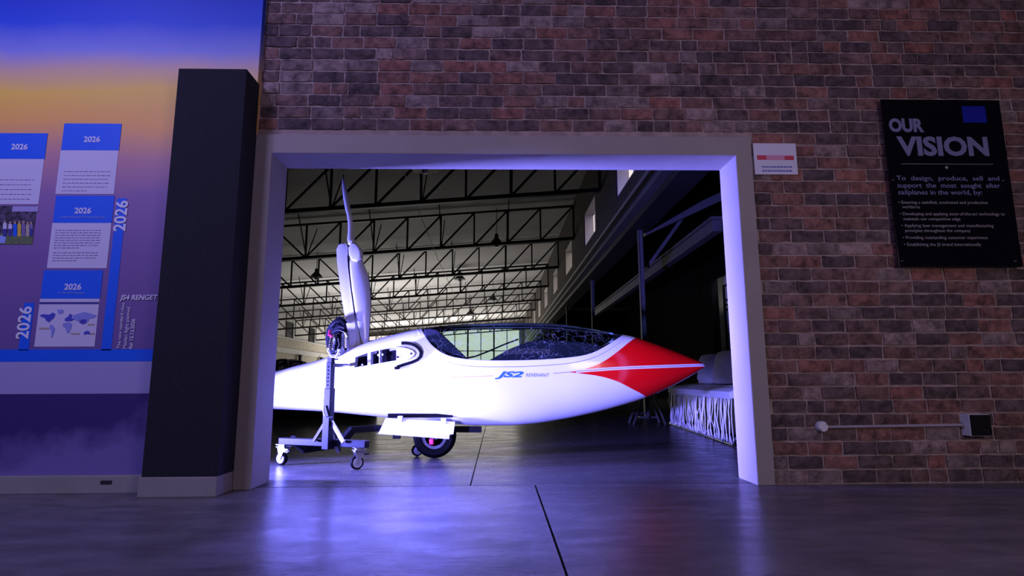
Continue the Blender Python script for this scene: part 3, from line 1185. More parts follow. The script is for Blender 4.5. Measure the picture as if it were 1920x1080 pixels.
def strip(xs, ta, tb, n, sides=(-1, 1), off=0.0):
    V, F = [], []
    for s in sides:
        base = len(V)
        for x in xs:
            a, c = ta(x), tb(x)
            for j in range(n + 1):
                V.append(hull_pt(x, a + (c - a) * j / n, s, off))
        for i in range(len(xs) - 1):
            for j in range(n):
                q = base + i * (n + 1) + j
                f = (q, q + 1, q + n + 2, q + n + 1)
                F.append(f if s < 0 else f[::-1])
    return V, F


def strip_obj(name, xs, ta, tb, n, m, parent, off=0.0, thick=0.0):
    V, F = strip(xs, ta, tb, n, off=off)
    me = bpy.data.meshes.new(name)
    me.from_pydata([tuple(v) for v in V], [], F)
    bm = bmesh.new()
    bm.from_mesh(me)
    bmesh.ops.remove_doubles(bm, verts=bm.verts[:], dist=2e-5)
    bmesh.ops.dissolve_degenerate(bm, edges=bm.edges[:], dist=1e-5)
    bmesh.ops.recalc_face_normals(bm, faces=bm.faces[:])
    bm.to_mesh(me)
    bm.free()
    o = link(name, me, m, parent, smooth=True)
    if thick:
        md = o.modifiers.new('thickness', 'SOLIDIFY')
        md.thickness = thick
        md.offset = -1
    return o


GLI = empty('glider', (0, YC, 0), 'white glider fuselage with a red nose, clear canopy and raised propeller pylon', 'glider')


# paint: white with red nose and pinstripes, laid out along the hull
def hull_paint():
    m = mat('glider_paint', (.86, .86, .86), .16, coat=.5)
    nt, b = nodes(m)
    geo = nt.nodes.new('ShaderNodeTexCoord')
    sx = nt.nodes.new('ShaderNodeSeparateXYZ')
    nt.links.new(geo.outputs['Object'], sx.inputs[0])
    X0, X1, Z0, Z1 = -.6, 2.1, .3, 1.3

    def curve(tab):
        P = [hit(x, y) for x, y in tab]
        mr = nt.nodes.new('ShaderNodeMapRange')
        mr.inputs['From Min'].default_value = X0
        mr.inputs['From Max'].default_value = X1
        nt.links.new(sx.outputs['X'], mr.inputs[0])
        fc = nt.nodes.new('ShaderNodeFloatCurve')
        c = fc.mapping.curves[0]
        pts = sorted(((p.x - X0) / (X1 - X0), (p.z - Z0) / (Z1 - Z0)) for p in P)
        fc.mapping.use_clip = False
        while len(c.points) < len(pts):
            c.points.new(.5, .5)
        for q, (u, v) in zip(c.points, pts):
            q.location = (u, v)
        fc.mapping.update()
        nt.links.new(mr.outputs[0], fc.inputs['Value'])
        out = nt.nodes.new('ShaderNodeMapRange')
        out.clamp = False
        out.inputs['To Min'].default_value = Z0
        out.inputs['To Max'].default_value = Z1
        nt.links.new(fc.outputs[0], out.inputs[0])
        return out.outputs[0]

    def math_(op, a, c):
        n = nt.nodes.new('ShaderNodeMath')
        n.operation = op
        for k, v in enumerate((a, c)):
            if isinstance(v, (int, float)):
                n.inputs[k].default_value = v
            else:
                nt.links.new(v, n.inputs[k])
        return n.outputs[0]

    def mix(f, a, c):
        n = nt.nodes.new('ShaderNodeMix')
        n.data_type = 'RGBA'
        nt.links.new(f, n.inputs[0])
        for k, v in ((6, a), (7, c)):
            if isinstance(v, tuple):
                n.inputs[k].default_value = (*v, 1)
            else:
                nt.links.new(v, n.inputs[k])
        return n.outputs[2]
    Z, Xo = sx.outputs['Z'], sx.outputs['X']
    up = curve([(1060, 698.3), (1075, 697), (1086, 694.6), (1107.4, 688.5), (1131.6, 677.5), (1158.8, 658.5), (1183, 639), (1192, 633), (1212, 622)])
    lo = curve([(1060, 697.6), (1075, 698.8), (1086, 700), (1122.5, 705.2), (1152.7, 713.5), (1183, 728), (1210, 746), (1222, 756)])
    st = curve([(820, 708.6), (925, 704.6), (1038, 700), (1092, 695.4), (1159, 690.6), (1240, 687.2), (1314, 684.6)])
    xs_ = hit(1070, 698).x
    red = math_('MULTIPLY', math_('MULTIPLY', math_('LESS_THAN', Z, up), math_('GREATER_THAN', Z, lo)), math_('GREATER_THAN', Xo, xs_))
    dz = math_('ABSOLUTE', math_('SUBTRACT', Z, st), 0)
    white_band = math_('MULTIPLY', math_('LESS_THAN', dz, .0125), math_('GREATER_THAN', Xo, hit(1080, 697).x))
    dark_line = math_('MULTIPLY', math_('LESS_THAN', dz, .0019), math_('GREATER_THAN', Xo, hit(1037, 700).x))
    left_line = math_('MULTIPLY', math_('LESS_THAN', dz, .0016), math_('MULTIPLY', math_('LESS_THAN', Xo, hit(925, 704).x), math_('GREATER_THAN', Xo, hit(835, 708).x)))
    c = mix(red, (.86, .86, .86), (.86, .004, .006))
    c = mix(white_band, c, (.86, .80, .82))
    c = mix(dark_line, c, (.22, .02, .05))
    c = mix(left_line, c, (.5, .08, .10))
    nt.links.new(c, b.inputs['Base Color'])
    return m


M['hull'] = hull_paint()
xs = stations(-5.0, XN - .002, 190)
xs = sorted(set(xs + [float(x) for x in stations(fx0, fx1, 60, 24)] + [XN - .002 * 0 - .04 * (k / 10) ** 2 for k in range(1, 10)]))
xs = [x for x in xs if x <= XN - 1e-4]


def gap_edge(x):
    t = thF(x)
    return t + .008 if t > 0 else 0.0


V, F = strip(xs, gap_edge, lambda x: PI, 44)
YR = 4.888
OUT = [(655, 694), (690, 687), (720, 681.5), (744, 677.3), (758, 675.3), (768, 672.6), (775, 668), (778, 662.5), (774, 657.5), (766, 654), (755, 651.6), (744, 650.8), (730, 651.8), (716, 654), (703, 657.2), (690, 661), (678, 665), (666, 669.6), (655, 675)]
_o = [at(x, y, YR) for x, y in OUT]
_cx, _cz = sum(p.x for p in _o) / len(_o), sum(p.z for p in _o) / len(_o)
_o = [(p.x + (.012 if p.x < _cx else -.012), _cz + (p.z - _cz) * .8) for p in _o]


def in_root(x, z):
    r = False
    for (x0, z0), (x1, z1) in zip(_o, _o[1:] + _o[:1]):
        if (z0 > z) != (z1 > z) and x < (x1 - x0) * (z - z0) / (z1 - z0) + x0:
            r = not r
    return r


F = [f for f in F if not (sum(V[i].y for i in f) / 4 < YC - .1 and in_root(sum(V[i].x for i in f) / 4, sum(V[i].z for i in f) / 4))]
me = bpy.data.meshes.new('fuselage')
n_end = len(V)
me.from_pydata([tuple(v) for v in V], [], F)
bm = bmesh.new()
bm.from_mesh(me)
bmesh.ops.remove_doubles(bm, verts=bm.verts[:], dist=2e-5)
bmesh.ops.dissolve_degenerate(bm, edges=bm.edges[:], dist=1e-5)
bmesh.ops.recalc_face_normals(bm, faces=bm.faces[:])
bm.to_mesh(me)
bm.free()
fus = link('fuselage', me, M['hull'], GLI, smooth=True)
fxs = stations(fx0, fx1, 90, 30)
frm = strip_obj('canopy_frame', fxs, thG, lambda x: max(thF(x), thG(x)), 6, M['white_gel'], GLI, thick=.012)
gap_strip = strip_obj('canopy_gap_shade', fxs, thF, gap_edge, 1, M['rubber'], GLI, off=-.004)  # dark strip standing in for the shaded gap around the canopy frame
gxs = stations(gx0, gx1, 90, 30)
can = strip_obj('canopy', gxs, lambda x: 0.0, thG, 20, M['canopy'], GLI)

# cockpit interior seen through the canopy
def plate(name, px, Y, th, m, parent, bevel=.0, smooth=False):
    f = [at(x, y, Y) for x, y in px]
    dy = Vector((0, th / 2, 0))
    return MB().prism([p - dy for p in f], [p + dy for p in f], bevel).build(name, m, parent, smooth)


plate('headrest', [(800, 621), (812, 619.5), (824, 622), (880, 676), (872, 682), (830, 680), (806, 652)], YC, .40, M['carbon'], GLI, .008)
plate('instrument_panel', [(905, 684), (930, 670), (955, 656), (985, 644), (1010, 640), (1045, 641), (1090, 645), (1125, 651), (1100, 672), (1040, 682)], YC, .36, M['carbon'], GLI, .01)
MB().tube([at(868, 673, YC - .1), at(892, 668, YC - .1), at(915, 659, YC - .1), at(945, 646, YC - .1), at(972, 636, YC - .1)], .007, 8).build('canopy_arm', M['black'], GLI, smooth=True)
tubxs = stations(gx0 + .05, gx1 - .05, 40)
tb = strip_obj('cockpit_tub', tubxs, lambda x: thG(x) + .02, lambda x: PI, 20, M['carbon'], GLI, off=-.02)

# wing root stub with its open spar boxes
H1 = [(664.5, 689.2), (689, 685.2), (689, 661.8), (678, 665.6), (666.5, 670)]
H2 = [(695, 684.2), (710.5, 681.3), (710.5, 656.3), (695, 660.2)]
H3 = [(712.3, 681), (743, 675.6), (743, 651.8), (728, 653.3), (712.3, 656)]


def holed_plate(name, outer, holes, Y, th, m, parent):
    cu = bpy.data.curves.new(name, 'CURVE')
    cu.dimensions = '2D'
    cu.fill_mode = 'BOTH'
    cu.extrude = th / 2
    for lp in [outer] + holes:
        sp = cu.splines.new('POLY')
        sp.points.add(len(lp) - 1)
        for q, (x, y) in zip(sp.points, lp):
            p = at(x, y, Y)
            q.co = (p.x, p.z, 0, 1)
        sp.use_cyclic_u = True
    t = bpy.data.objects.new(name, cu)
    COL.objects.link(t)
    dg = bpy.context.evaluated_depsgraph_get()
    me = bpy.data.meshes.new_from_object(t.evaluated_get(dg))
    bpy.data.objects.remove(t)
    me.transform(Matrix.Translation((0, Y + th / 2, 0)) @ Matrix.Rotation(PI / 2, 4, 'X'))
    me.materials.clear()
    return link(name, me, m, parent)


wr_ = holed_plate('wing_root', OUT, [H1, H2, H3], YR, .10, M['white_flat'], GLI)
f = [at(x, y, YR + .2) for x, y in OUT]
MB().prism([p for p in f], [p + Vector((0, .05, 0)) for p in f]).build('root_core', M['carbon'], wr_)
for x, y in ((745.5, 669.5), (771, 663)):
    p = at(x, y, YR - .003)
    MB().lathe([(.009, -.004), (.009, .004)], 14, Matrix.Translation(p) @ Matrix.Rotation(PI / 2, 4, 'X')).build('pin_hole', M['black'], wr_)
for x, y in ((680, 684), (676, 688), (718, 665), (710, 666), (660, 681)):
    p = at(x, y, YR + .05)
    MB().lathe([(.008, -.02), (.008, .02)], 10, Matrix.Translation(p) @ Matrix.Rotation(PI / 2, 4, 'X')).build('fitting', M['galv'], wr_)
seal_px = [(752, 642.8), (760, 642.6), (769, 643.8), (778, 647.5), (785, 653), (789, 660), (788, 668.5), (782, 674.5), (772, 679), (758, 683.2), (744, 687.8)]
pts = [at(x, y, YR) for x, y in seal_px]
for p in pts:
    p.y = min(YR + .01, hull_y(p.x, p.z) - .012)
sm = MB()
nrm = []
for i, p in enumerate(pts):
    t_ = (pts[min(i + 1, len(pts) - 1)] - pts[max(i - 1, 0)]).normalized()
    nrm.append(Vector((-t_.z, 0, t_.x)) * .0125)
for i in range(len(pts) - 1):
    a0, a1, b0, b1 = pts[i] + nrm[i], pts[i] - nrm[i], pts[i + 1] + nrm[i + 1], pts[i + 1] - nrm[i + 1]
    q = Vector((0, .05, 0))
    vs = [sm.bm.verts.new(v) for v in (a0, a1, b1, b0, a0 + q, a1 + q, b1 + q, b0 + q)]
    for idx in ((0, 1, 2, 3), (7, 6, 5, 4), (1, 0, 4, 5), (3, 2, 6, 7), (0, 3, 7, 4), (2, 1, 5, 6)):
        sm.bm.faces.new([vs[k] for k in idx])
bmesh.ops.remove_doubles(sm.bm, verts=sm.bm.verts[:], dist=1e-5)
sm.build('root_seal', M['rubber'], wr_)
p = at(742.5, 690, YR)
MB().box(p + Vector((-.012, -.01, -.012)), p + Vector((.02, .04, .012)), bevel=.004).build('seal_end', M['rubber'], wr_)

# engine pylon, propeller, engine
pyl = plate('engine_pylon', [(632.5, 470), (636, 461), (643, 456.5), (650, 458), (653.5, 466), (654.5, 500), (659.5, 540), (665, 580), (668.5, 612), (670, 640), (666, 652), (659, 660), (651, 661), (655.5, 648), (654.5, 625), (650, 598), (644, 565), (639.5, 530), (635, 495)], YC - .02, .10, M['white_gel'], GLI, .018, True)
plate('pylon_side_cover', [(668, 580), (672.5, 612), (677, 640), (678, 652), (667, 655), (668.5, 640), (667, 612)], YC - .0, .07, M['white_gel'], pyl, .01, True)
plate('pylon_gap', [(653.5, 478), (656.2, 500), (661.5, 540), (667, 580), (670, 592), (667, 592), (664, 580), (658.5, 540), (653.5, 502)], YC - .05, .03, M['black'], pyl)


def blade(name, secs, parent):
    """secs: (left px, right px, py, thickness)"""
    V, F = [], []
    n = 16
    for (a, c, y, th) in secs:
        p, q = at(a, y, YC - .05), at(c, y, YC - .05)
        ctr, hw = (p + q) / 2, (q.x - p.x) / 2
        for k in range(n):
            t = 2 * PI * k / n
            V.append(ctr + Vector((hw * math.cos(t), th * math.sin(t) + hw * .35 * math.cos(t), 0)))
    for i in range(len(secs) - 1):
        for k in range(n):
            F.append((i * n + k, i * n + (k + 1) % n, (i + 1) * n + (k + 1) % n, (i + 1) * n + k))
    F.append(tuple(range(n - 1, -1, -1)))
    F.append(tuple((len(secs) - 1) * n + k for k in range(n)))
    me = bpy.data.meshes.new(name)
    me.from_pydata([tuple(v) for v in V], [], F)
    bm = bmesh.new()
    bm.from_mesh(me)
    bmesh.ops.recalc_face_normals(bm, faces=bm.faces[:])
    bm.to_mesh(me)
    bm.free()
    return link(name, me, M['white_gel'], parent, smooth=True)


prp = plate('propeller_hub', [(655, 466), (660, 457), (668, 456), (676, 464), (680, 474), (678.5, 486), (671, 492), (661, 490), (656, 480)], YC - .05, .10, M['white_gel'], GLI, .02, True)
blade('propeller_blade', [(641.8, 643.6, 331, .004), (641, 645.5, 338, .008), (642, 649.5, 352, .011), (644, 653, 372, .013), (647.5, 657, 392, .014), (651.5, 660, 408, .015), (653, 661.5, 422, .016), (652.5, 662, 438, .018), (651.5, 665, 450, .022), (654, 670, 460, .026)], prp)
blade('propeller_blade', [(657, 678, 484, .026), (656.5, 681, 494, .022), (657, 685, 503, .019), (658.5, 690, 518, .016), (661, 692.8, 540, .014), (664.5, 694, 565, .012), (668, 693.5, 590, .011), (672.5, 692.3, 612, .010), (678, 691, 634, .009), (683, 690.5, 648, .007)], prp)

eng = plate('engine', [(621, 611), (628, 603), (640, 594), (648, 600), (653, 612), (655, 640), (650, 662), (640, 666), (625, 667), (617, 655), (614, 635), (617, 618)], YC + .02, .16, M['carbon'], GLI, .012, True)
for x, y, tilt in ((622, 643, .12), (647, 640, -.06)):
    p = at(x, y, YC - .10)
    T = Matrix.Translation(p) @ Matrix.Rotation(tilt, 4, 'Y')
    pr = []
    for k in range(9):
        z = -.06 + .015 * k
        pr += [(.040, z), (.040, z + .004), (.031, z + .006), (.031, z + .013)]
    MB().lathe(pr, 18, T).build('cylinder', M['chrome'], eng, smooth=False)
p = at(631, 606, YC - .1)
MB().tube([at(622, 612, YC - .1), at(630, 603, YC - .12), at(640, 600, YC - .12), at(648, 607, YC - .1)], .024, 10).build('intake', M['black'], eng, smooth=True)
MB().tube([at(619, 620, YC - .11), at(617, 628, YC - .13), at(623, 631, YC - .14)], .012, 8).build('connector', M['red_part'], eng, smooth=True)
for pp in ([(622, 622), (633, 618), (645, 622), (651, 632)], [(634, 634), (636, 646), (633, 656), (637, 664)], [(615, 652), (620, 661), (626, 664), (630, 658)], [(641, 650), (637, 658), (633, 667), (629, 672)], [(645, 615), (636, 612), (626, 617)], [(630, 640), (628, 628), (636, 624)]):
    MB().tube([at(x, y, YC - .14) for x, y in pp], .006, 6).build('hose', M['chrome'], eng, smooth=True)
MB().tube([at(617, 660, YC - .12), at(622, 664, YC - .14), at(632, 663, YC - .14), at(645, 654, YC - .12)], .014, 8).build('exhaust', M['galv'], eng, smooth=True)
for pp in ([(614, 655), (619, 665), (626, 670)], [(637, 655), (631, 668)]):
    MB().tube([at(x, y, YC - .16) for x, y in pp], .008, 8).build('engine_strut', M['white_flat'], eng, smooth=True)

# undercarriage
wc = floor_at(815, 858)
WR = .185
wctr = Vector((wc.x, YC - .02, WR))
T = Matrix.Translation(wctr) @ Matrix.Rotation(PI / 2, 4, 'X')
pr = [(.108, -.050), (.116, -.066), (.155, -.066), (.176, -.045), (WR, -.015), (WR, .015), (.176, .045), (.155, .066), (.116, .066), (.108, .050)]
whl = MB().lathe(pr, 40, T).build('main_wheel', M['rubber'], GLI, smooth=True)
MB().lathe([(.015, .060), (.035, .056), (.04, .030), (.109, .040), (.109, -.05), (.015, -.05)], 32, T).build('rim', M['steel_beam'], whl, smooth=True)
MB().lathe([(.107, .050), (.107, .057), (.082, .057), (.082, .050)], 32, T).build('brake_disc', M['steel_beam'], whl, smooth=False)
p = at(806, 827, YC - .10)
MB().box(p + Vector((-.005, -.02, -.03)), p + Vector((.035, .03, .02)), bevel=.008).build('brake_caliper', M['red_part'], whl)
MB().bar(wctr + Vector((0, .10, 0)), wctr + Vector((-.1, .10, .25)), .035).bar(wctr + Vector((0, -.08, 0)), wctr + Vector((-.08, -.08, .25)), .03).build('fork', M['steel_dark'], GLI)
YD = 4.93
dq = [at(723, 784, YD + .03), at(853, 791, YD + .03), at(850, 814, YD), at(843, 815, YD), at(842, 823.5, YD - .02), at(709, 813.5, YD - .02)]
dr = MB().prism(dq, [v + Vector((0, .012, .002)) for v in dq]).build('gear_door', M['white_flat'], GLI)
for x0, x1, y in ((746, 755, 784.5), (827, 837, 788.5)):
    a, c = at(x0, y, YD + .03), at(x1, y, YD + .03)
    MB().box((a.x, YD + .015, a.z - .03), (c.x, YD + .06, a.z + .02), bevel=.004).build('hinge', M['white_flat'], dr)
a, c = at(722, 783, YD + .06), at(855, 793, YD + .06)
MB().box((a.x + .02, YD + .07, a.z - .003), (c.x - .03, YC + .12, a.z + .03)).build('door_gap_shade', M['rubber'], GLI)  # thin dark strip put in as the shaded gap above the gear door


# lettering wrapped on the hull
def hull_text(body, x0, x1, ybase, hpx, m, bold=0.0, shear=0.0):
    a, c = hit(x0, ybase), hit(x1, ybase)
    size = hpx * 4.9 / FPX / .70
    o = text_mesh('lettering', body, size, (0, 0, 0), m, fus, bold=bold, shear=shear, depth=0)
    w = max(v.co.x for v in o.data.vertices)
    k = (c.x - a.x) / w
    for v in o.data.vertices:
        u = v.co.x * k
        x = a.x + u
        z = a.z + (c.z - a.z) * u / (c.x - a.x) + v.co.z
        v.co = (x, hull_y(x, z) - .0025, z)
    return o


M['logo_blue'] = mat('logo_blue', (.02, .14, .55), .3)
M['logo_grey'] = mat('logo_grey', (.05, .06, .09), .3)
hull_text('JS2', 934, 982, 707.0, 10.0, M['logo_blue'], .0028, .35)
hull_text('REVENANT', 985, 1030, 706.4, 6.4, M['logo_grey'], .0, .25)

# ------------------------------------------------------------------ trolley stand under the wing root
STD = empty('trolley_stand', (-1.3, 4.8, 0), 'blue-grey steel trolley stand with an upright post holding the glider', 'stand')
A, B_ = floor_at(530, 872), floor_at(672, 880)
A.z = B_.z = 0
u = (B_ - A).normalized()


def at_line(px, py):
    """point over the front beam's line seen at a pixel"""
    r_ = _M @ Vector(((px - 960) / FPX, (540 - py) / FPX, -1.0))
    n_ = Vector((-u.y, u.x, 0))
    k = (A - EYE).dot(n_) / r_.dot(n_)
    return EYE + r_ * k


zb0, zb1 = .160, .212
MB().bar(A - u * .03 + Vector((0, 0, (zb0 + zb1) / 2)), B_ + u * .07 + Vector((0, 0, (zb0 + zb1) / 2)), .06, zb1 - zb0, bevel=.004).build('front_beam', M['blue_steel'], STD)
pb = at_line(621, 841)
pt = at_line(627, 683)
px_, py_ = pb.x, pb.y
nrm_ = Vector((u.y, -u.x, 0))
pp = Vector((px_, py_, 0)) + nrm_ * .05
MB().bar(pp + Vector((0, 0, pb.z)), pp + Vector((0, 0, .60)), .06, .06, up=u, bevel=.004).build('post_sleeve', M['blue_steel'], STD)
ip = MB().bar(pp + Vector((0, 0, .55)), pp + Vector((0, 0, .80)), .048, .048, up=u, bevel=.003).build('post_tube', M['blue_steel'], STD)
for k in range(6):
    c_ = pp + nrm_ * .0245 + Vector((0, 0, .625 + .028 * k))
    MB().lathe([(.007, -.002), (.007, .002)], 10, Matrix.Translation(c_) @ Matrix.Rotation(PI / 2, 4, 'X')).build('adjusting_hole', M['black'], ip)
tp = pp + Vector((0, 0, .80))
MB().bar(tp + Vector((0, 0, -.002)), tp + Vector((0, 0, .035)), .04, .04, up=u).build('post_head', M['black'], STD)
hp = MB()
hp.tube([at(613, 686, tp.y), at(628, 685, tp.y), at(640, 685.5, tp.y + .04), at(655, 684.5, 4.9), at(662, 683, 4.95)], .014, 10)
hp.build('support_pin', M['galv'], STD, smooth=True)
MB().tube([tp + Vector((.01, -.02, .022)), tp + Vector((.06, -.02, .024))], .005, 8).build('locking_pin', M['black'], STD)
lv = pp + nrm_ * .035
MB().tube([lv + Vector((-.02, 0, .47)), lv + Vector((-.012, -.01, .41)), lv + Vector((.01, -.012, .385)), lv + Vector((.055, -.012, .385))], .006, 8).build('clamp_lever', M['galv'], STD, smooth=True)
bq = pp - nrm_ * .0
MB().bar(bq - u * .03 + Vector((0, 0, .335)), bq - u * .125 + Vector((0, 0, .20)), .022).build('brace', M['steel_dark'], STD)
MB().bar(bq + u * .03 + Vector((0, 0, .35)), bq + u * .145 + Vector((0, 0, .20)), .022).build('brace', M['galv'], STD)
MB().bar(bq + Vector((.0, .03, .36)), bq + Vector((.03, .22, .10)), .03).build('brace', M['steel_dark'], STD)
path = [at(549, 824, 4.86), at(571, 843, 4.95), at(637, 833, 5.02), at(660, 806, 5.10), at(700, 803, 5.16), at(900, 805, 5.26)]
cr_ = MB()
for a, c in zip(path, path[1:]):
    d = (c - a).normalized()
    cr_.bar(a - d * .012, c + d * .012, .06, .052)
cr_.build('cradle_bar', M['black'], STD)
C3 = floor_at(785, 855)
MB().box((C3.x - .03, C3.y - .03, .14), (C3.x + .03, C3.y + .03, .22)).build('rear_leg', M['steel_dark'], STD)
a = at(744, 819, 5.2)
MB().box(a + Vector((-.03, -.03, -.015)), a + Vector((.03, .03, .04))).build('bracket', M['steel_dark'], STD)


def caster(c, ang, top):
    """swivel caster: plate, fork, wheel with tyre and hub, brake lever"""
    Tm = Matrix.Translation((c.x, c.y, 0)) @ Matrix.Rotation(ang, 4, 'Z')
    ca = MB().box((-.045, -.04, .138), (.045, .04, .145), Tm, .002).box((-.045, -.04, top - .004), (.045, .04, top), Tm, .001).box((-.028, -.028, .145), (.028, .028, top - .004), Tm).build('caster', M['galv'], STD)
    fk = MB()
    for s_ in (-1, 1):
        fr_ = [Tm @ Vector((x, s_ * .024, z)) for x, z in ((-.036, .136), (.036, .136), (.022, .07), (.024, .042), (.006, .042))]
        fk.prism(fr_, [v + (Tm.to_3x3() @ Vector((0, s_ * .004, 0))) for v in fr_])
    fk.box((-.036, -.028, .126), (.036, .028, .138), Tm)
    fk.build('caster_fork', M['galv'], ca)
    Tw = Tm @ Matrix.Translation((.014, 0, .05)) @ Matrix.Rotation(PI / 2, 4, 'X')
    MB().lathe([(.036, -.018), (.047, -.017), (.05, -.010), (.05, .010), (.047, .017), (.036, .018)], 28, Tw).build('caster_wheel', M['rubber'], ca, smooth=True)
    MB().lathe([(.010, -.022), (.036, -.019), (.036, .019), (.010, .022)], 24, Tw).build('caster_hub', M['pvc_white'], ca, smooth=False)
    MB().box((-.075, -.015, .105), (-.03, .015, .116), Tm, .003).build('brake_lever', M['steel_dark'], ca)


caster(A, R(155), .162)
caster(B_, R(-150), .162)
caster(C3, R(200), .146)

# ------------------------------------------------------------------ wall fittings on the brick wall
jb = at(1543.5, 800, D0 - .03)
T = Matrix.Translation((jb.x, D0 + .012, jb.z)) @ Matrix.Rotation(PI / 2, 4, 'X')
jo = MB().lathe([(.033, 0), (.033, .04), (.030, .046)], 28, T).build('junction_box', M['pvc_white'], smooth=True)
tag(jo, 'small round white junction box on the brick wall', 'junction box')
for s_ in (-1, 1):
    MB().lathe([(.005, .045), (.005, .050)], 10, T @ Matrix.Translation((s_ * .02, s_ * .016, 0))).build('screw', M['galv'], jo)
sk = at(1835, 797, D0 - .05)
co = MB().tube([(jb.x + .034, D0 - .012, jb.z - .004), (sk.x - .066, D0 - .012, jb.z + .004)], .0095, 12).build('conduit_pipe', M['conduit'], smooth=True)
tag(co, 'thin grey conduit pipe running level along the brick wall', 'pipe')
so = empty('socket_box', (sk.x, D0, sk.z), 'square black socket box with a pale frame on the brick wall', 'socket box')
MB().box((sk.x - .068, D0 - .065, sk.z - .068), (sk.x + .068, D0 + .015, sk.z + .068), bevel=.003).build('frame', M['pvc_white'], so)
MB().box((sk.x - .066, D0 - .068, sk.z - .065), (sk.x + .066, D0 - .060, sk.z + .065), bevel=.001).build('cover', M['socket_black'], so)
MB().tube([(sk.x - .078, D0 - .012, jb.z + .004), (sk.x - .066, D0 - .012, jb.z + .004)], .018, 12).build('gland', M['conduit'], so)
for q in (.02, .04):
    MB().lathe([(.003, 0), (.003, .002)], 8, Matrix.Translation((sk.x + q, D0 - .0675, sk.z - .03)) @ Matrix.Rotation(PI / 2, 4, 'X')).build('indicator', M['galv'], so)

# white notice
n0, n1 = at(1410.5, 268, D0), at(1496, 326, D0)
nx0, nx1 = 1.752, 2.048
nz0, nz1 = 2.035, 2.258
no = MB().box((nx0, D0 - .010, nz0), (nx1, D0 + .012, nz1)).build('notice_sign', mat('notice_white', (.72, .72, .78), .45))
tag(no, 'small white notice with red band and blue text beside the doorway', 'sign')
M['n_red'] = mat('notice_red', (.62, .05, .10), .5)
M['n_pink'] = mat('notice_pale_red', (.70, .30, .42), .5)
M['n_blue'] = mat('notice_blue', (.10, .12, .45), .5)
yy = D0 - .0115
MB().box((nx0 + .02, yy, 2.138), (nx1 - .02, yy + .002, 2.172)).build('red_band', M['n_pink'], no)
MB().box((nx0 + .022, yy - .001, 2.140), (nx0 + .085, yy + .001, 2.170)).build('band_word', M['n_red'], no)
MB().box((nx1 - .085, yy - .001, 2.138), (nx1 - .022, yy + .001, 2.166)).build('band_word', M['n_red'], no)
for zz_ in (2.088, 2.060):
    mb = MB()
    x = nx0 + .05
    while x < nx1 - .045:
        w = random.uniform(.008, .02)
        mb.box((x, yy, zz_ - .005), (x + w, yy + .002, zz_ + .005))
        x += w + .005
    o = mb.build('text_lines', M['n_blue'], no)
    o['kind'] = 'stuff'

# black vision board
vx0, vx1, vz0, vz1 = 2.655, 3.492, 1.388, 2.570
VY = D0 - .045
vb = empty('vision_board', ((vx0 + vx1) / 2, D0, vz0), 'glossy black board with pale lettering on the brick wall', 'board')
pan = MB().box((vx0, VY, vz0), (vx1, VY + .012, vz1), bevel=.002).build('panel', M['gloss_black'], vb)
M['v_text'] = mat('board_lettering', (.20, .20, .34), .5)
M['v_grey'] = mat('board_small_lettering', (.34, .32, .31), .5)
M['v_blue'] = mat('board_blue', (.01, .015, .30), .4)
ty = VY - .0015


def board_text(body, px, py, hpx, m, x1=None, bold=0.0):
    p = at(px, py, ty)
    o = text_mesh('lettering', body, hpx * D0 / FPX / .70, (p.x, ty, p.z), m, pan, bold=bold)
    if x1:
        q = at(x1, py, ty)
        w = max(v.co.x for v in o.data.vertices) - p.x
        k = (q.x - p.x) / w
        for v in o.data.vertices:
            v.co.x = p.x + (v.co.x - p.x) * k
    return o




def split_letters(o):
    """each letter of a large word becomes a part of its own"""
    bm = bmesh.new()
    bm.from_mesh(o.data)
    todo = set(bm.verts)
    while todo:
        stack, isl = [next(iter(todo))], set()
        while stack:
            v = stack.pop()
            if v in isl:
                continue
            isl.add(v)
            stack += [e.other_vert(v) for e in v.link_edges if e.other_vert(v) not in isl]
        todo -= isl
        ix = {v: k for k, v in enumerate(isl)}
        me = bpy.data.meshes.new('letter')
        me.from_pydata([tuple(v.co) for v in isl], [], [tuple(ix[v] for v in f.verts) for f in bm.faces if f.verts[0] in isl])
        q = link('letter', me, o.data.materials[0], o.parent)
    bm.free()
    bpy.data.objects.remove(o)


split_letters(board_text('OUR', 1668, 246, 26, M['v_text'], 1733, .006))
split_letters(board_text('VISION', 1687, 290, 37, M['v_text'], 1855, .007))
a, c = at(1803, 199, ty), at(1851, 230, ty)
MB().box((a.x, ty, c.z), (c.x, ty + .002, a.z), bevel=.0005).build('blue_emblem', M['v_blue'], pan)
a, c = at(1690, 307, ty), at(1862, 307, ty)
MB().box((a.x, ty, a.z - .002), (c.x, ty + .002, a.z + .001)).build('rule_line', M['v_grey'], pan)
q = at(1775, 314, ty)
MB().box((-.009, 0, -.009), (.009, .002, .009), Matrix.Translation(q) @ Matrix.Rotation(R(45), 4, 'Y')).build('rule_diamond', M['v_grey'], pan)
for body, px, py, h, x1 in (('To  design,  produce,  sell  and', 1681, 338, 9.5, 1874), ('support  the  most  sought  after', 1682.5, 351.5, 9.5, 1876), ('sailplanes in the world, by:', 1684, 364.5, 9.5, 1842)):
    board_text(body, px, py, h, M['v_text'], x1, .0004)
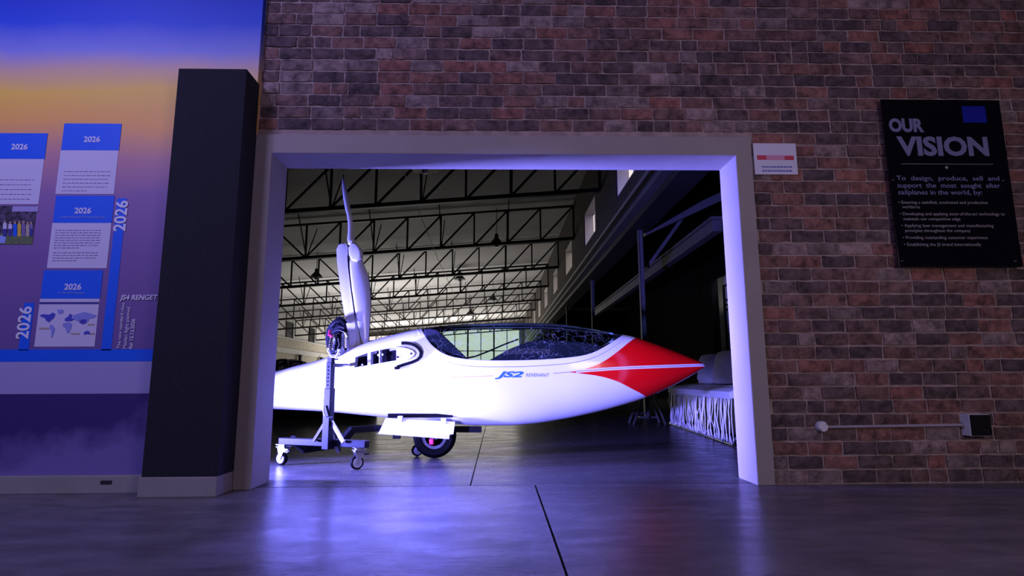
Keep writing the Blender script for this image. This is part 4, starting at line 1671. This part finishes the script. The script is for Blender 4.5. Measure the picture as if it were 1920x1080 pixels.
for body, px, py, x1 in (('\u2022 Ensuring a satisfied, motivated and productive', 1684, 382, 1852), ('workforce', 1692, 390.5, 1725),
                         ('\u2022 Developing and applying state-of-the-art technology to', 1687, 403.5, 1884), ('maintain our competitive edge', 1694, 413, 1801),
                         ('\u2022 Applying lean management and manufacturing', 1690, 425.5, 1863), ('principles throughout the company', 1697, 435, 1820),
                         ('\u2022 Providing outstanding customer experience', 1693, 448, 1852), ('\u2022 Establishing the JS brand internationally', 1695, 461, 1840)):
    board_text(body, px, py, 6.2, M['v_grey'], x1)
for x, y in ((1676, 337), (1882, 338), (1693, 489), (1905, 489.5)):
    p = at(x, y, VY)
    MB().lathe([(.008, -.032), (.008, .004), (.006, .007)], 12, Matrix.Translation((p.x, VY, p.z)) @ Matrix.Rotation(PI / 2, 4, 'X')).build('standoff', M['chrome'], vb, smooth=True)

# ------------------------------------------------------------------ rod-base lounge seats along the right side
near, far = Vector((2.31, 5.83, 0)), Vector((2.545, 8.8, 0))
ud = (far - near).normalized()
un = Vector((ud.y, -ud.x, 0))       # away from the aisle, into the row
rr = random.Random(11)
UL = (far - near).length / 3
pos = ['nearest to the door jamb', 'in the middle of the row', 'at the far end of the row']
for k in range(3):
    o0 = near + ud * (UL * k + .015)
    L = UL - .03
    ls = empty('lounge_seat', o0 + ud * (L / 2) + un * .35, 'pale cushioned seat on wavy silver rods, ' + pos[k], 'seat', 'row of seats by the right wall')
    Tm = Matrix(((ud.x, un.x, 0, o0.x), (ud.y, un.y, 0, o0.y), (0, 0, 1, 0), (0, 0, 0, 1)))
    fr_ = [(0, .0, .46), (0, .75, .54), (0, .75, .63), (0, .06, .555), (0, .0, .53)]
    MB().prism([Tm @ Vector(v) for v in fr_], [Tm @ Vector((L, v[1], v[2])) for v in fr_], .02).build('seat_cushion', M['fabric'], ls, smooth=True)
    MB().box((.02, .22, .06), (L - .02, .70, .46), Tm).build('base_box', M['black'], ls)
    n = 17
    for i in range(n):
        s = L * (i + .5) / n
        zt_ = .47
        d = rr.uniform(-.032, .032)
        lo_ = rr.uniform(.0, .03)
        pts = [Tm @ Vector((s + rr.uniform(-.01, .01), .03, zt_)), Tm @ Vector((s + d, rr.uniform(0, .03), .34)), Tm @ Vector((s - d * .6, rr.uniform(0, .03), .22)), Tm @ Vector((s + d * .5, rr.uniform(0, .03), .11)), Tm @ Vector((s, .02, .02))]
        MB().tube(pts, rr.uniform(.004, .0065), 6).build('rod', M['rod_steel'], ls, smooth=True)
    for a_, c_ in ((.02, .30), (.36, .62), (.68, .98)):
        MB().tube([Tm @ Vector((L * a_, .05, .09)), Tm @ Vector((L * a_, .0, .012)), Tm @ Vector((L * c_, .0, .012)), Tm @ Vector((L * c_, .05, .09))], .008, 6).build('runner', M['chrome'], ls, smooth=True)


def cushion(px0, px1, Y0, Y1, zb_, zt_, lab, lean):
    xx = 2.80
    e_ = MB()
    n = 10
    V, F = [], []
    c = Vector((xx, (Y0 + Y1) / 2, (zb_ + zt_) / 2))
    hw, hh = abs(Y1 - Y0) / 2, (zt_ - zb_) / 2
    bm = bmesh.new()
    bmesh.ops.create_cube(bm, size=2)
    bmesh.ops.subdivide_edges(bm, edges=bm.edges[:], cuts=5, use_grid_fill=True)
    for v in bm.verts:
        y, z, x = v.co.y, v.co.z, v.co.x
        r2_ = max(abs(y), abs(z))
        pinch = (1 - r2_ ** 4) * .75 + .25
        rc = 1 - .06 * (abs(y) * abs(z)) ** 3
        v.co = Vector((x * .085 * pinch + z * lean, y * hw * rc, z * hh * rc)) + c
    me = bpy.data.meshes.new('back_cushion')
    bm.to_mesh(me)
    bm.free()
    o = link('back_cushion', me, M['fabric'], None, smooth=True)
    tag(o, lab, 'cushion', 'cushions on the row of seats')


cushion(0, 0, 7.47, 8.04, .60, .985, 'grey back cushion behind the glider nose, farthest of three', .03)
cushion(0, 0, 6.86, 7.44, .60, 1.005, 'grey back cushion in the middle of three behind the nose', .035)
cushion(0, 0, 6.22, 6.83, .60, 1.01, 'grey back cushion cut off by the right door jamb', .05)

# trestle under the nose
te = empty('trestle', (2.2, 8.9, 0), 'thin steel trestle standing in the dark under the red nose', 'trestle')
a, c = at(1198, 742, 9.0), at(1230, 740, 9.0)
MB().bar(a - Vector((.1, 0, -.02)), c + Vector((.05, 0, .02)), .04).build('top_rail', M['steel_beam'], te)
for p0, p1 in ((at(1197, 742, 9.0), floor_at(1179, 794)), (at(1207, 742, 8.95), floor_at(1188, 797)), (at(1226, 741, 8.95), floor_at(1248, 797)), (at(1218, 741, 9.0), floor_at(1236, 793))):
    MB().bar(p0, Vector((p1.x, p1.y, .005)), .022).build('leg', M['steel_beam'], te)
MB().bar(at(1186, 775, 8.8), at(1214, 775, 8.85), .02).build('cross_bar', M['steel_beam'], te)

# workshop machine behind the tail boom
wm = empty('workshop_machine', (-4.2, 11.4, 0), 'black and chrome workshop machine behind the glider tail boom', 'machine')
mx_, my_ = at(540, 690, 11).x, 11.0
MB().box((mx_ - .5, my_ - .3, 0), (mx_ + .6, my_ + .3, .62), bevel=.03).build('body', M['steel_dark'], wm)
for px, r_ in ((530, .20), (548, .19), (562, .16)):
    p = at(px, 693, my_ - .1)
    MB().lathe([(r_, -.08), (r_, .08), (r_ * .7, .10)], 24, Matrix.Translation(p) @ Matrix.Rotation(PI / 2, 4, 'X')).build('drum', M['lit_grey'], wm, smooth=True)
for pts in ([(519, 705), (520, 676), (536, 674), (538, 704)], [(545, 705), (546, 678), (565, 678), (567, 702)], [(524, 686), (532, 680), (540, 688)]):
    MB().tube([at(x, y, my_ - .3) for x, y in pts], .022, 8).build('guard_rail', M['black'], wm, smooth=True)
for px in (521, 526, 533, 541, 552):
    MB().tube([at(px, 708, my_ - .35), at(px + 2, 692, my_ - .35), at(px + 5, 688, my_ - .35)], .012, 6).build('hose', M['pvc_white'], wm, smooth=True)
MB().box((mx_ + .6, my_ - .2, 0), (mx_ + 1.6, my_ + .4, .66), bevel=.03).build('side_table', M['steel_dark'], wm)
